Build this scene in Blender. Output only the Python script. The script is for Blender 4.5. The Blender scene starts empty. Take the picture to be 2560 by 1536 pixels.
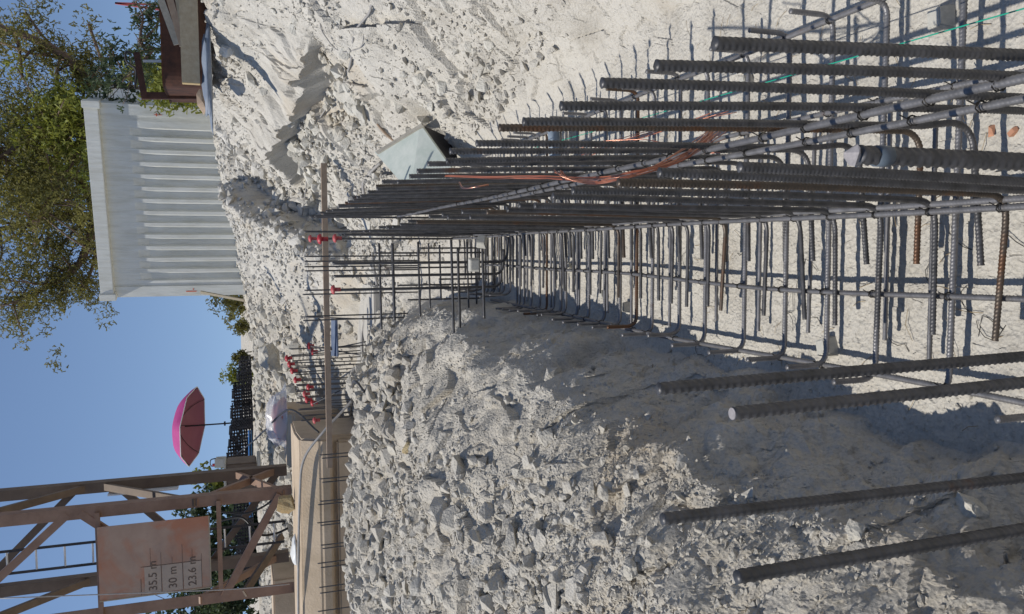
import bpy, bmesh, math, random
import numpy as np
from mathutils import Vector, Matrix
random.seed(7); rng = np.random.default_rng(11)
sc = bpy.context.scene
COL = sc.collection
# ------------------------------------------------------------------ camera
FPX = 2000.0; CAMH = 1.76
def nrm(v):
    v = np.array(v, float); return v/np.linalg.norm(v)
_Z = -nrm((168, -5862, -2000)); _Y = nrm((139, 680, -2000)); _Y = nrm(_Y-_Y.dot(_Z)*_Z); _X = np.cross(_Y, _Z)
MW = np.array([_X, _Y, _Z])            # upright camera axes (columns) in the world
cam = bpy.data.cameras.new('camera'); co = bpy.data.objects.new('camera', cam); COL.objects.link(co)
r_, u_, b_ = MW[:, 0], MW[:, 1], MW[:, 2]
# the phone was held upright and the picture stored lying on its side
co.matrix_world = Matrix(((-u_[0], r_[0], b_[0], 0), (-u_[1], r_[1], b_[1], 0), (-u_[2], r_[2], b_[2], CAMH), (0, 0, 0, 1)))
cam.sensor_width = 36; cam.lens = 36*FPX/2560; cam.clip_start = .05; cam.clip_end = 3000
sc.camera = co
# ------------------------------------------------------------------ light
EL = 61.0; AZX, AZY = -.999, -.04       # towards the sun: from the left, a little behind
w = bpy.data.worlds.new("World"); sc.world = w; w.use_nodes = True
nt = w.node_tree; bg = nt.nodes['Background']
sky = nt.nodes.new('ShaderNodeTexSky'); sky.sky_type = 'NISHITA'; sky.sun_disc = False
sky.sun_elevation = math.radians(EL); sky.sun_rotation = math.atan2(AZX, AZY)
sky.altitude = 2200; sky.air_density = 1.25; sky.dust_density = .0; sky.ozone_density = 2.2
tn = nt.nodes.new('ShaderNodeMix'); tn.data_type = 'RGBA'; tn.blend_type = 'MULTIPLY'; tn.inputs[0].default_value = 1; tn.inputs[7].default_value = (1.03, 1.0, .99, 1)
tcw = nt.nodes.new('ShaderNodeTexCoord'); mpw = nt.nodes.new('ShaderNodeMapping'); mpw.inputs['Location'].default_value = (0, 0, .20)
nt.links.new(tcw.outputs['Generated'], mpw.inputs[0]); nt.links.new(mpw.outputs[0], sky.inputs[0])
nt.links.new(sky.outputs[0], tn.inputs[6]); nt.links.new(tn.outputs[2], bg.inputs[0]); bg.inputs[1].default_value = .124
sun = bpy.data.lights.new('sun', 'SUN'); so = bpy.data.objects.new('sun', sun); COL.objects.link(so)
sun.energy = 4.1; sun.angle = math.radians(.5); sun.color = (1, .955, .88)
sd = Vector((AZX*math.cos(math.radians(EL)), AZY*math.cos(math.radians(EL)), math.sin(math.radians(EL))))
so.rotation_euler = sd.to_track_quat('Z', 'Y').to_euler()
sc.view_settings.view_transform = 'Standard'; sc.view_settings.look = 'None'
sc.view_settings.exposure = -.02; sc.view_settings.gamma = 1
# ------------------------------------------------------------------ pixel rays (display px of a 2474 wide copy)
SC = 2560/2474.
def ray(xd, yd):
    return MW @ np.array([768-yd*SC, 1280-xd*SC, -FPX])
def aty(xd, yd, Y):
    d = ray(xd, yd); return d*Y/d[1]+np.array([0, 0, CAMH])
def atz(xd, yd, z):
    d = ray(xd, yd); return d*(z-CAMH)/d[2]+np.array([0, 0, CAMH])
def atx(xd, yd, X):
    d = ray(xd, yd); return d*X/d[0]+np.array([0, 0, CAMH])
# ------------------------------------------------------------------ helpers
def tag(o, label=None, cat=None, group=None, kind=None):
    if label: o['label'] = label
    if cat: o['category'] = cat
    if group: o['group'] = group
    if kind: o['kind'] = kind
    return o
def mesh_obj(name, v, f, m, parent=None, smooth=False):
    me = bpy.data.meshes.new(name)
    me.from_pydata([tuple(map(float, p)) for p in v], [], [tuple(int(i) for i in q) for q in f]); me.update()
    if smooth: me.polygons.foreach_set('use_smooth', [True]*len(me.polygons))
    if m is not None: me.materials.append(m)
    o = bpy.data.objects.new(name, me); COL.objects.link(o)
    if parent is not None: o.parent = parent
    return o
def fast_mesh(name, V, Fq, m, smooth=False, k=4):
    me = bpy.data.meshes.new(name); nf = len(Fq)
    me.vertices.add(len(V)); me.vertices.foreach_set('co', np.asarray(V, np.float32).ravel())
    me.loops.add(nf*k); me.loops.foreach_set('vertex_index', np.asarray(Fq, np.int32).ravel())
    me.polygons.add(nf); me.polygons.foreach_set('loop_start', np.arange(0, nf*k, k, dtype=np.int32))
    me.polygons.foreach_set('loop_total', np.full(nf, k, np.int32))
    me.polygons.foreach_set('use_smooth', np.full(nf, smooth, bool))
    me.update(calc_edges=True); me.validate()
    if m is not None: me.materials.append(m)
    o = bpy.data.objects.new(name, me); COL.objects.link(o); return o
def empty(name, loc, rz=0, **k):
    o = bpy.data.objects.new(name, None); COL.objects.link(o); o.location = loc; o.rotation_euler = (0, 0, rz)
    o.empty_display_size = .1; tag(o, **k); return o
class MB:
    """collects boxes, bars, tubes; builds ONE mesh object"""
    def __init__(s): s.v = []; s.f = []
    def add(s, v, f):
        n = len(s.v); s.v += [tuple(p) for p in v]; s.f += [tuple(i+n for i in q) for q in f]; return s
    def box(s, a, b, bev=0.0):
        (x0, y0, z0), (x1, y1, z1) = a, b
        if bev <= 0:
            v = [(x0,y0,z0),(x1,y0,z0),(x1,y1,z0),(x0,y1,z0),(x0,y0,z1),(x1,y0,z1),(x1,y1,z1),(x0,y1,z1)]
            f = [(3,2,1,0),(4,5,6,7),(0,1,5,4),(1,2,6,5),(2,3,7,6),(3,0,4,7)]
            return s.add(v, f)
        bm = bmesh.new(); bmesh.ops.create_cube(bm, size=1)
        for q in bm.verts: q.co = Vector(((x0+x1)/2+q.co.x*(x1-x0), (y0+y1)/2+q.co.y*(y1-y0), (z0+z1)/2+q.co.z*(z1-z0)))
        bmesh.ops.bevel(bm, geom=bm.edges[:], offset=bev, segments=2, affect='EDGES')
        bm.verts.index_update()
        s.add([tuple(q.co) for q in bm.verts], [tuple(q.index for q in f.verts) for f in bm.faces]); bm.free(); return s
    def bar(s, p, q, wx, wy, up=(0, 0, 1)):
        p = Vector(p); q = Vector(q); d = (q-p).normalized(); U = Vector(up)
        if abs(d.dot(U)) > .95: U = Vector((0, 1, 0))
        a = d.cross(U).normalized(); b = a.cross(d)
        c = [(a*sx*wx/2+b*sy*wy/2) for sx, sy in ((-1,-1),(1,-1),(1,1),(-1,1))]
        v = [p+k for k in c]+[q+k for k in c]
        return s.add([tuple(k) for k in v], [(0,1,2,3),(7,6,5,4),(0,4,5,1),(1,5,6,2),(2,6,7,3),(3,7,4,0)])
    def tube(s, pts, r, n=8, cap=True):
        V, F = sweep(pts, lambda S, ph: np.full((len(S), len(ph)), r), n, cap)
        return s.add(V, F)
    def build(s, name, m, parent=None, smooth=False): return mesh_obj(name, s.v, s.f, m, parent, smooth)
def resample(pts, step):
    P = np.array([tuple(p) for p in pts], float); d = np.linalg.norm(np.diff(P, axis=0), axis=1); S = np.r_[0, np.cumsum(d)]
    n = max(2, int(S[-1]/step)+1); t = np.linspace(0, S[-1], n)
    return np.stack([np.interp(t, S, P[:, k]) for k in range(3)], 1)
def sweep(pts, rad, n=8, cap=True):
    P = np.array([tuple(p) for p in pts], float); m = len(P)
    T = np.gradient(P, axis=0); T /= np.linalg.norm(T, axis=1)[:, None]+1e-12
    a = np.array([0, 0, 1.]) if abs(T[0, 2]) < .9 else np.array([0, 1., 0])
    N = np.zeros_like(P); cur = nrm(a-a.dot(T[0])*T[0])
    for i in range(m):
        cur = cur-cur.dot(T[i])*T[i]; cur /= np.linalg.norm(cur); N[i] = cur
    B = np.cross(T, N); S = np.r_[0, np.cumsum(np.linalg.norm(np.diff(P, axis=0), axis=1))]
    ph = np.arange(n)*2*math.pi/n; R = rad(S, ph)
    V = (P[:, None]+R[..., None]*(np.cos(ph)[None, :, None]*N[:, None]+np.sin(ph)[None, :, None]*B[:, None])).reshape(-1, 3)
    F = []
    for i in range(m-1):
        for j in range(n):
            k = (j+1) % n; F.append((i*n+j, i*n+k, (i+1)*n+k, (i+1)*n+j))
    if cap: F.append(tuple(range(n-1, -1, -1))); F.append(tuple((m-1)*n+j for j in range(n)))
    return V.tolist(), F
def bend(corners, rad, seg=6):
    """polyline with rounded corners"""
    out = [np.array(corners[0], float)]
    for i in range(1, len(corners)-1):
        a, b, c = (np.array(corners[j], float) for j in (i-1, i, i+1))
        u = nrm(a-b); v = nrm(c-b); p = b+u*rad; q = b+v*rad
        for k in range(seg+1):
            t = k/seg; out.append((1-t)**2*p+2*t*(1-t)*b+t*t*q)
    out.append(np.array(corners[-1], float)); return out
def spline(pts, n=10):
    P = [np.array(p, float) for p in pts]; P = [2*P[0]-P[1]]+P+[2*P[-1]-P[-2]]; out = []
    for i in range(1, len(P)-2):
        for k in range(n):
            t = k/n; a, b, c, d = P[i-1:i+3]
            out.append(.5*((2*b)+(-a+c)*t+(2*a-5*b+4*c-d)*t*t+(-a+3*b-3*c+d)*t**3))
    out.append(P[-2]); return out
def ribbed(pts, r, step=.0022, n=14, pitch=None, parts=None):
    """deformed reinforcing bar: two long ribs and slanting crescent ribs"""
    pitch = pitch or max(.0085, r*1.25)
    P = resample(pts, step)
    def rad(S, ph):
        side = np.sin(ph)[None, :]
        s = S[:, None]/pitch+.55*np.cos(ph)[None, :]*np.sign(side+1e-6)
        c = np.cos(2*np.pi*s); rib = np.clip((c-.1)/.6, 0, 1)*np.clip(np.abs(side)*1.5, 0, 1)
        lon = (np.abs(np.cos(ph))[None, :] > .97)*.7
        R = r*(.97+.19*np.maximum(rib, lon*np.ones_like(s)))
        if step > .006: R = r*(1.05)*np.ones_like(s)
        return R
    return sweep(P, rad, n)
# ------------------------------------------------------------------ materials
def nodemat(name):
    m = bpy.data.materials.new(name); m.use_nodes = True; t = m.node_tree
    return m, t, t.nodes['Principled BSDF'], t.nodes.new, t.links.new
def noise(t, scale, detail=6, rough=.6, vec=None, dist=0):
    n = t.nodes.new('ShaderNodeTexNoise'); n.inputs['Scale'].default_value = scale; n.inputs['Detail'].default_value = detail
    n.inputs['Roughness'].default_value = rough; n.inputs['Distortion'].default_value = dist
    if vec: t.links.new(vec, n.inputs['Vector'])
    return n.outputs['Fac']
def ramp(t, fac, stops):
    r = t.nodes.new('ShaderNodeValToRGB'); e = r.color_ramp.elements
    while len(e) < len(stops): e.new(.5)
    for i, (p, c) in enumerate(stops): e[i].position = p; e[i].color = (*c, 1) if len(c) == 3 else c
    t.links.new(fac, r.inputs[0]); return r.outputs[0]
def mix(t, fac, a, b, mode='MIX'):
    n = t.nodes.new('ShaderNodeMix'); n.data_type = 'RGBA'; n.blend_type = mode
    for s, v in ((n.inputs[0], fac), (n.inputs[6], a), (n.inputs[7], b)):
        if isinstance(v, (int, float)): s.default_value = v
        elif isinstance(v, tuple): s.default_value = (*v, 1)
        else: t.links.new(v, s)
    return n.outputs[2]
def bump(t, p, h, strength, dist):
    b = t.nodes.new('ShaderNodeBump'); b.inputs['Strength'].default_value = strength; b.inputs['Distance'].default_value = dist
    t.links.new(h, b.inputs['Height']); t.links.new(b.outputs[0], p.inputs['Normal'])
def simple(name, c1, c2=None, scale=8, rough=.7, metal=0, bmp=0, bscale=None, bdist=.01, spec=None):
    m, t, p, N, L = nodemat(name)
    g = N('ShaderNodeNewGeometry').outputs['Position'] if False else N('ShaderNodeTexCoord').outputs['Object']
    f = noise(t, scale, 6, .65, g)
    L(ramp(t, f, [(.32, c1), (.68, c2 or c1)]), p.inputs['Base Color'])
    p.inputs['Roughness'].default_value = rough; p.inputs['Metallic'].default_value = metal
    if spec is not None: p.inputs['Specular IOR Level'].default_value = spec
    if bmp: bump(t, p, noise(t, bscale or scale*4, 5, .6, g), bmp, bdist)
    return m
def ordn(i):
    a = ['first','second','third','fourth','fifth','sixth','seventh','eighth','ninth','tenth','eleventh','twelfth','thirteenth','fourteenth','fifteenth','sixteenth','seventeenth','eighteenth','nineteenth']
    if i < 19: return a[i]
    t, u = divmod(i+1, 10); T_ = {2: 'twent', 3: 'thirt', 4: 'fort', 5: 'fift'}[t]
    return (T_+'ieth') if u == 0 else (T_+'y-'+a[u-1])
def rockmat(name, pale, mid, dark, ochre, oc=.6, leftgrey=True):
    m, t, p, N, L = nodemat(name)
    g = N('ShaderNodeNewGeometry').outputs['Position']
    base = ramp(t, noise(t, 3.2, 10, .68, g), [(.3, mid), (.52, pale), (.72, tuple(c*1.08 for c in pale))])
    fine = ramp(t, noise(t, 60, 6, .7, g), [(.36, dark), (.5, (1, 1, 1)), (.8, (1, 1, 1))])
    c = mix(t, .42, base, fine, 'MULTIPLY')
    och = ramp(t, noise(t, 1.1, 5, .6, g, .4), [(oc-.08, (0, 0, 0)), (oc+.1, (1, 1, 1))])
    c = mix(t, och, c, mix(t, .75, c, ochre))
    if leftgrey:   # the spoil on the left of the trench is a greyer stone than the chalky right bank
        sx = N('ShaderNodeSeparateXYZ'); L(g, sx.inputs[0])
        mp = N('ShaderNodeMapRange'); mp.inputs['From Min'].default_value = -.75; mp.inputs['From Max'].default_value = -.4
        mp.inputs['To Min'].default_value = 1; mp.inputs['To Max'].default_value = 0; L(sx.outputs[0], mp.inputs['Value'])
        c = mix(t, mp.outputs[0], c, mix(t, 1.0, c, (.90, .88, .85), 'MULTIPLY'))
    L(c, p.inputs['Base Color']); p.inputs['Roughness'].default_value = .95; p.inputs['Specular IOR Level'].default_value = .15
    a = N('ShaderNodeMath'); a.operation = 'ADD'; L(noise(t, 38, 8, .75, g), a.inputs[0])
    vo = N('ShaderNodeTexVoronoi'); vo.inputs['Scale'].default_value = 90; L(g, vo.inputs['Vector'])
    b = N('ShaderNodeMath'); b.operation = 'MULTIPLY'; b.inputs[1].default_value = .5; L(vo.outputs['Distance'], b.inputs[0]); L(b.outputs[0], a.inputs[1])
    bump(t, p, a.outputs[0], .75, .012)
    return m
M = {}
M['ground'] = rockmat('ground_limestone', (.555, .525, .465), (.44, .41, .355), (.57, .555, .525), (.52, .45, .35), .64)
M['rubble'] = rockmat('rubble_stone', (.60, .575, .52), (.45, .425, .37), (.62, .6, .57), (.50, .44, .34), .70)
M['boulder'] = rockmat('boulder_stone', (.60, .575, .51), (.46, .43, .37), (.66, .65, .62), (.50, .42, .30), .68)
M['whiterock'] = rockmat('white_stone', (.72, .72, .70), (.55, .55, .53), (.75, .75, .74), (.6, .57, .5), .8, False)
M['yellowrock'] = rockmat('ochre_stone', (.42, .37, .24), (.27, .24, .15), (.5, .45, .36), (.40, .25, .10), .5, False)
M['ledge'] = rockmat('ledge_stone', (.55, .515, .44), (.42, .385, .30), (.55, .53, .49), (.36, .29, .17), .55, False)
def rebar_mat(name, base, hi, rust, ra):
    m, t, p, N, L = nodemat(name)
    g = N('ShaderNodeNewGeometry').outputs['Position']
    oi = N('ShaderNodeObjectInfo').outputs['Random']
    c = ramp(t, noise(t, 30, 5, .6, g), [(.3, base), (.7, hi)])
    c = mix(t, .35, c, ramp(t, oi, [(0, (.6, .6, .6)), (1, (1, 1, 1))]), 'MULTIPLY')
    rf = N('ShaderNodeMath'); rf.operation = 'MULTIPLY_ADD'; L(oi, rf.inputs[0]); rf.inputs[1].default_value = .18; L(noise(t, 7, 6, .7, g), rf.inputs[2])
    c = mix(t, ramp(t, rf.outputs[0], [(ra, (0, 0, 0)), (ra+.14, (.9, .9, .9))]), c, rust)
    L(c, p.inputs['Base Color']); p.inputs['Metallic'].default_value = .45; p.inputs['Roughness'].default_value = .46
    bump(t, p, noise(t, 260, 4, .6, g), .3, .001)
    return m
M['bar'] = rebar_mat('mill_scale_steel', (.062, .060, .058), (.125, .122, .125), (.13, .062, .032), .76)
M['barlit'] = rebar_mat('sunlit_mat_steel', (.15, .147, .15), (.25, .245, .25), (.17, .08, .04), .78)  # paler bar steel: sun on the level bars put into the colour
M['barrust'] = rebar_mat('rusted_steel', (.075, .062, .05), (.12, .09, .065), (.13, .062, .03), .60)
M['wire'] = simple('tie_wire', (.02, .02, .02), (.05, .045, .04), 40, .6, .5)
M['copper'] = simple('copper_strand', (.40, .18, .12), (.52, .27, .20), 20, .33, 1.0)
M['orange'] = simple('orange_sheath', (.42, .13, .065), (.36, .11, .06), 15, .45)
M['green'] = simple('green_string', (.0, .36, .23), (.0, .30, .2), 30, .6)
M['spacer'] = simple('cast_spacer', (.52, .50, .44), (.38, .37, .33), 60, .9, 0, .4, 200, .002)
M['red'] = simple('red_plastic', (.46, .03, .04), (.36, .03, .035), 10, .45)
M['redfade'] = simple('faded_red_plastic', (.50, .09, .09), (.40, .07, .07), 10, .55)
M['wood'] = simple('weathered_timber', (.30, .215, .15), (.38, .29, .21), 14, .8, 0, .4, 80, .004)
M['woodgrey'] = simple('grey_timber', (.30, .25, .17), (.38, .33, .24), 25, .85, 0, .5, 90, .004)
M['palewood'] = simple('pale_timber', (.27, .25, .21), (.36, .34, .29), 25, .85, 0, .5, 90, .004)
M['woodend'] = simple('sawn_end', (.58, .44, .22), (.5, .36, .18), 30, .8)
M['block'] = simple('cast_ballast', (.50, .385, .26), (.60, .47, .33), 3.5, .9, 0, .35, 60, .006)
M['block'] = simple('stained_ballast', (.40, .31, .21), (.60, .48, .35), 1.6, .92, 0, .6, 40, .01)
M['blockgrey'] = simple('cast_grey', (.42, .40, .36), (.52, .49, .43), 6, .9, 0, .35, 60, .006)
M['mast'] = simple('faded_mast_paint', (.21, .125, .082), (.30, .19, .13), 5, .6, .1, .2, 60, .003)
M['mastdark'] = simple('mast_darker_paint', (.12, .085, .06), (.18, .13, .09), 5, .65, .1, .2, 60, .003)  # darker brown copy of the mast paint, mostly for its back parts
M['rust'] = simple('rusty_steel', (.045, .022, .016), (.12, .05, .03), 9, .8, .2, .4, 60, .004)
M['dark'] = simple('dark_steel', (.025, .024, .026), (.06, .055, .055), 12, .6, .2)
M['black'] = simple('black_rubber', (.015, .015, .017), (.03, .03, .03), 12, .5)
M['greycable'] = simple('grey_conduit', (.26, .25, .235), (.36, .34, .32), 20, .6)
M['whitepaint'] = simple('white_paint', (.62, .62, .60), (.72, .72, .70), 10, .5)
M['pinktop'] = simple('magenta_canvas', (.40, .045, .20), (.46, .06, .24), 8, .8)
M['bark'] = simple('pine_bark', (.12, .08, .06), (.20, .14, .10), 12, .9, 0, .6, 30, .02)
M['tape'] = simple('grey_tape', (.07, .09, .11), (.10, .125, .15), 12, .5)
M['endpale'] = simple('sawn_steel_end', (.26, .24, .24), (.42, .39, .38), 90, .6, .2)
M['brick'] = simple('broken_tile', (.50, .26, .16), (.42, .2, .12), 30, .9)
M['twig'] = simple('dry_straw', (.34, .26, .14), (.25, .18, .1), 20, .9)
def pinkin():
    m, t, p, N, L = nodemat('pink_canvas'); L(ramp(t, noise(t, 6, 4), [(.3, (.50, .22, .28)), (.7, (.58, .27, .33))]), p.inputs['Base Color'])
    p.inputs['Roughness'].default_value = .85
    tr = N('ShaderNodeBsdfTranslucent'); tr.inputs[0].default_value = (.66, .28, .37, 1); ms = N('ShaderNodeMixShader'); ms.inputs[0].default_value = .5
    L(p.outputs[0], ms.inputs[1]); L(tr.outputs[0], ms.inputs[2]); L(ms.outputs[0], t.nodes['Material Output'].inputs[0]); return m
M['pink'] = pinkin()
def leafmat(name, a, b):
    m, t, p, N, L = nodemat(name)
    g = N('ShaderNodeNewGeometry').outputs['Position']
    L(ramp(t, noise(t, 1.1, 5, .7, g), [(.35, a), (.65, b)]), p.inputs['Base Color']); p.inputs['Roughness'].default_value = .7
    tr = N('ShaderNodeBsdfTranslucent'); tr.inputs[0].default_value = (*[c*1.3 for c in b], 1); ms = N('ShaderNodeMixShader'); ms.inputs[0].default_value = .3
    L(p.outputs[0], ms.inputs[1]); L(tr.outputs[0], ms.inputs[2]); L(ms.outputs[0], t.nodes['Material Output'].inputs[0]); return m
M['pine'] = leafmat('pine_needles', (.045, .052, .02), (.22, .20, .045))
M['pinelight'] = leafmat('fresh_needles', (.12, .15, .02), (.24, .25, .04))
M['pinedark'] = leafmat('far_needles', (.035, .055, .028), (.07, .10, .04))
def clearplastic():
    m, t, p, N, L = nodemat('clear_film'); p.inputs['Base Color'].default_value = (.85, .87, .9, 1); p.inputs['Roughness'].default_value = .25
    tb = N('ShaderNodeBsdfTransparent'); ms = N('ShaderNodeMixShader'); ms.inputs[0].default_value = .42
    L(tb.outputs[0], ms.inputs[1]); L(p.outputs[0], ms.inputs[2]); L(ms.outputs[0], t.nodes['Material Output'].inputs[0]); return m
M['film'] = clearplastic()
# ------------------------------------------------------------------ terrain
def vhash(ix, iy, s):
    n = (ix.astype(np.int64)*374761393+iy.astype(np.int64)*668265263+s*1442695041) & 0xffffffff
    n = ((n ^ (n >> 13))*1274126177) & 0xffffffff; n = n ^ (n >> 16)
    if s >= 100:
        n = (n*0x7feb352d) & 0xffffffff; n = n ^ (n >> 15); n = (n*0x2c1b3c6d+s*7919) & 0xffffffff; n = n ^ (n >> 14)
    return (n & 0xffffff)/float(0xffffff)
def vnoise(x, y, s=0):
    ix = np.floor(x); iy = np.floor(y); fx = x-ix; fy = y-iy; fx = fx*fx*(3-2*fx); fy = fy*fy*(3-2*fy)
    a = vhash(ix, iy, s); b = vhash(ix+1, iy, s); c = vhash(ix, iy+1, s); d = vhash(ix+1, iy+1, s)
    return (a*(1-fx)+b*fx)*(1-fy)+(c*(1-fx)+d*fx)*fy-.5
def fbm(x, y, f, o, s=0, g=.52):
    r = 0; a = 1
    for i in range(o):
        r = r+a*vnoise(x*f+i*17.3, y*f-i*9.1, s+i); a *= g; f *= 2.03
    return r
def cells(x, y, f, s=0):
    """broken-stone relief: tilted facets, one per Voronoi cell"""
    x = x*f; y = y*f; ix = np.floor(x); iy = np.floor(y)
    best = np.full(np.shape(x), 9.); h = np.zeros(np.shape(x))
    for dx in (-1, 0, 1):
        for dy in (-1, 0, 1):
            cx = ix+dx; cy = iy+dy; px = cx+vhash(cx, cy, s); py = cy+vhash(cx, cy, s+1)
            d = (x-px)**2+(y-py)**2
            k = vhash(cx, cy, s+2)+(x-px)*(vhash(cx, cy, s+3)-.5)*1.3+(y-py)*(vhash(cx, cy, s+4)-.5)*1.3-d*.5
            m = d < best; best = np.where(m, d, best); h = np.where(m, k, h)
    return h-.4
def domes(x, y, f, s=0, fill=.75):
    """rounded lumps half buried in the ground"""
    x = x*f; y = y*f; ix = np.floor(x); iy = np.floor(y); h = np.zeros(np.shape(x))
    for dx in (-1, 0, 1):
        for dy in (-1, 0, 1):
            cx = ix+dx; cy = iy+dy; px = cx+vhash(cx, cy, s); py = cy+vhash(cx, cy, s+1)
            a = vhash(cx, cy, s+5)*3.14; ca = np.cos(a); sa = np.sin(a); u = (x-px)*ca+(y-py)*sa; v = -(x-px)*sa+(y-py)*ca
            r = (.15+.5*vhash(cx, cy, s+2)**1.6)*(vhash(cx, cy, s+6) < fill)
            q = r*r-u*u-v*v*(1.3+2*vhash(cx, cy, s+7))
            h = np.maximum(h, np.clip(q, 0, 9)**.72*(.7+.8*vhash(cx, cy, s+3))+np.where(q > 0, u*.35, 0))
    return h/f
ROWS = [
 (-4, [(-6,.9),(-2.5,.8),(-1.5,.6),(-.9,.43),(-.62,.34),(-.52,.0),(1.15,.0),(1.6,.4),(2.4,1.2),(4,1.9),(9,2.1)]),
 (1.0,[(-6,.9),(-2.5,.98),(-1.5,.88),(-1.2,.74),(-.9,.57),(-.69,.43),(-.52,.0),(1.12,.0),(1.6,.4),(2.4,1.2),(4,1.9),(9,2.1)]),
 (2.0,[(-6,.9),(-2.5,.97),(-1.5,.88),(-1.2,.75),(-.9,.60),(-.67,.46),(-.50,.0),(1.1,.0),(1.5,.33),(2.4,1.2),(4,1.9),(9,2.1)]),
 (3.0,[(-6,.9),(-2.8,.92),(-1.15,.77),(-.84,.61),(-.61,.49),(-.42,.0),(1.0,.0),(1.4,.25),(2.4,1.15),(4,2.0),(9,2.1)]),
 (4.5,[(-6,.9),(-3,.89),(-1.0,.77),(-.76,.62),(-.51,.48),(-.37,.0),(.85,.0),(1.2,.2),(1.7,.58),(2.6,1.4),(4,2.05),(9,2.1)]),
 (5.5,[(-6,.9),(-3,.88),(-1.2,.75),(-.65,.58),(-.42,.44),(-.36,.02),(.74,.02),(1.1,.27),(1.6,.72),(2.4,1.45),(3.7,2.05),(9,2.15)]),
 (6.4,[(-6,.9),(-3,.88),(-1.1,.82),(-.75,.68),(-.55,.45),(-.4,.12),(.6,.06),(1.0,.35),(1.5,.85),(2.2,1.5),(3.2,2.05),(9,2.2)]),
 (7.2,[(-6,.86),(-2.6,.86),(-1.1,.82),(-.8,.6),(-.6,.3),(-.3,.2),(.5,.25),(.9,.5),(1.5,1.05),(2.1,1.75),(2.6,2.0),(9,2.2)]),
 (8.0,[(-6,.5),(-2.6,.5),(-1.1,.5),(-.8,.45),(-.5,.4),(.2,.45),(.9,.75),(1.5,1.35),(2.0,1.93),(2.6,2.0),(9,2.25)]),
 (9.3,[(-9,.43),(-1.3,.43),(-.7,.48),(.2,.72),(.9,1.15),(1.6,1.78),(2.2,2.0),(9,2.3)]),
 (11, [(-12,.5),(-2.4,.55),(-1.2,.85),(0,1.08),(1,1.5),(2.0,1.95),(9,2.3)]),
 (12.5,[(-14,1.1),(-3.2,1.1),(-1.2,1.2),(0,1.35),(1,1.7),(2.2,2.0),(9,2.35)]),
 (15, [(-18,1.42),(-3,1.40),(-1.2,1.45),(0,1.62),(1,1.85),(2.5,2.08),(9,2.4)]),
 (18, [(-20,1.38),(-2,1.40),(-.9,1.6),(1,1.95),(3,2.15),(9,2.4)]),
 (24, [(-20,1.35),(-2,1.4),(3,1.9),(9,2.1)]),
 (60, [(-40,1.2),(40,1.4)]), (400, [(-400,.5),(400,.5)])]
GX = np.r_[np.linspace(-20, -4, 40)[:-1], np.linspace(-4, 4, 801), np.linspace(4, 20, 40)[1:]]
RY = np.array([r[0] for r in ROWS], float)
RZ = np.array([np.interp(GX, [p[0] for p in r[1]], [p[1] for p in r[1]]) for r in ROWS])
g0 = aty(530, 395, 12.5); g1 = aty(722, 632, 9.0)     # top and bottom of the shaded gully in the far bank
LG = (.80, 10.3, 1.75, 6.7); PT = (.98, 6.25)
def base_h(X, Y):
    j = np.clip(np.searchsorted(RY, Y, side='right')-1, 0, len(RY)-2); t = np.clip((Y-RY[j])/(RY[j+1]-RY[j]), 0, 1)
    # smoother blend in Y
    t = t*t*(3-2*t)*.5+t*.5
    xi = np.interp(X, GX, np.arange(len(GX))); i = np.clip(xi.astype(int), 0, len(GX)-2); f = xi-i
    a = RZ[j, i]*(1-f)+RZ[j, i+1]*f; b = RZ[j+1, i]*(1-f)+RZ[j+1, i+1]*f
    return a*(1-t)+b*t
def sst(x, a, b):
    t = np.clip((x-a)/(b-a), 0, 1); return t*t*(3-2*t)
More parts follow.
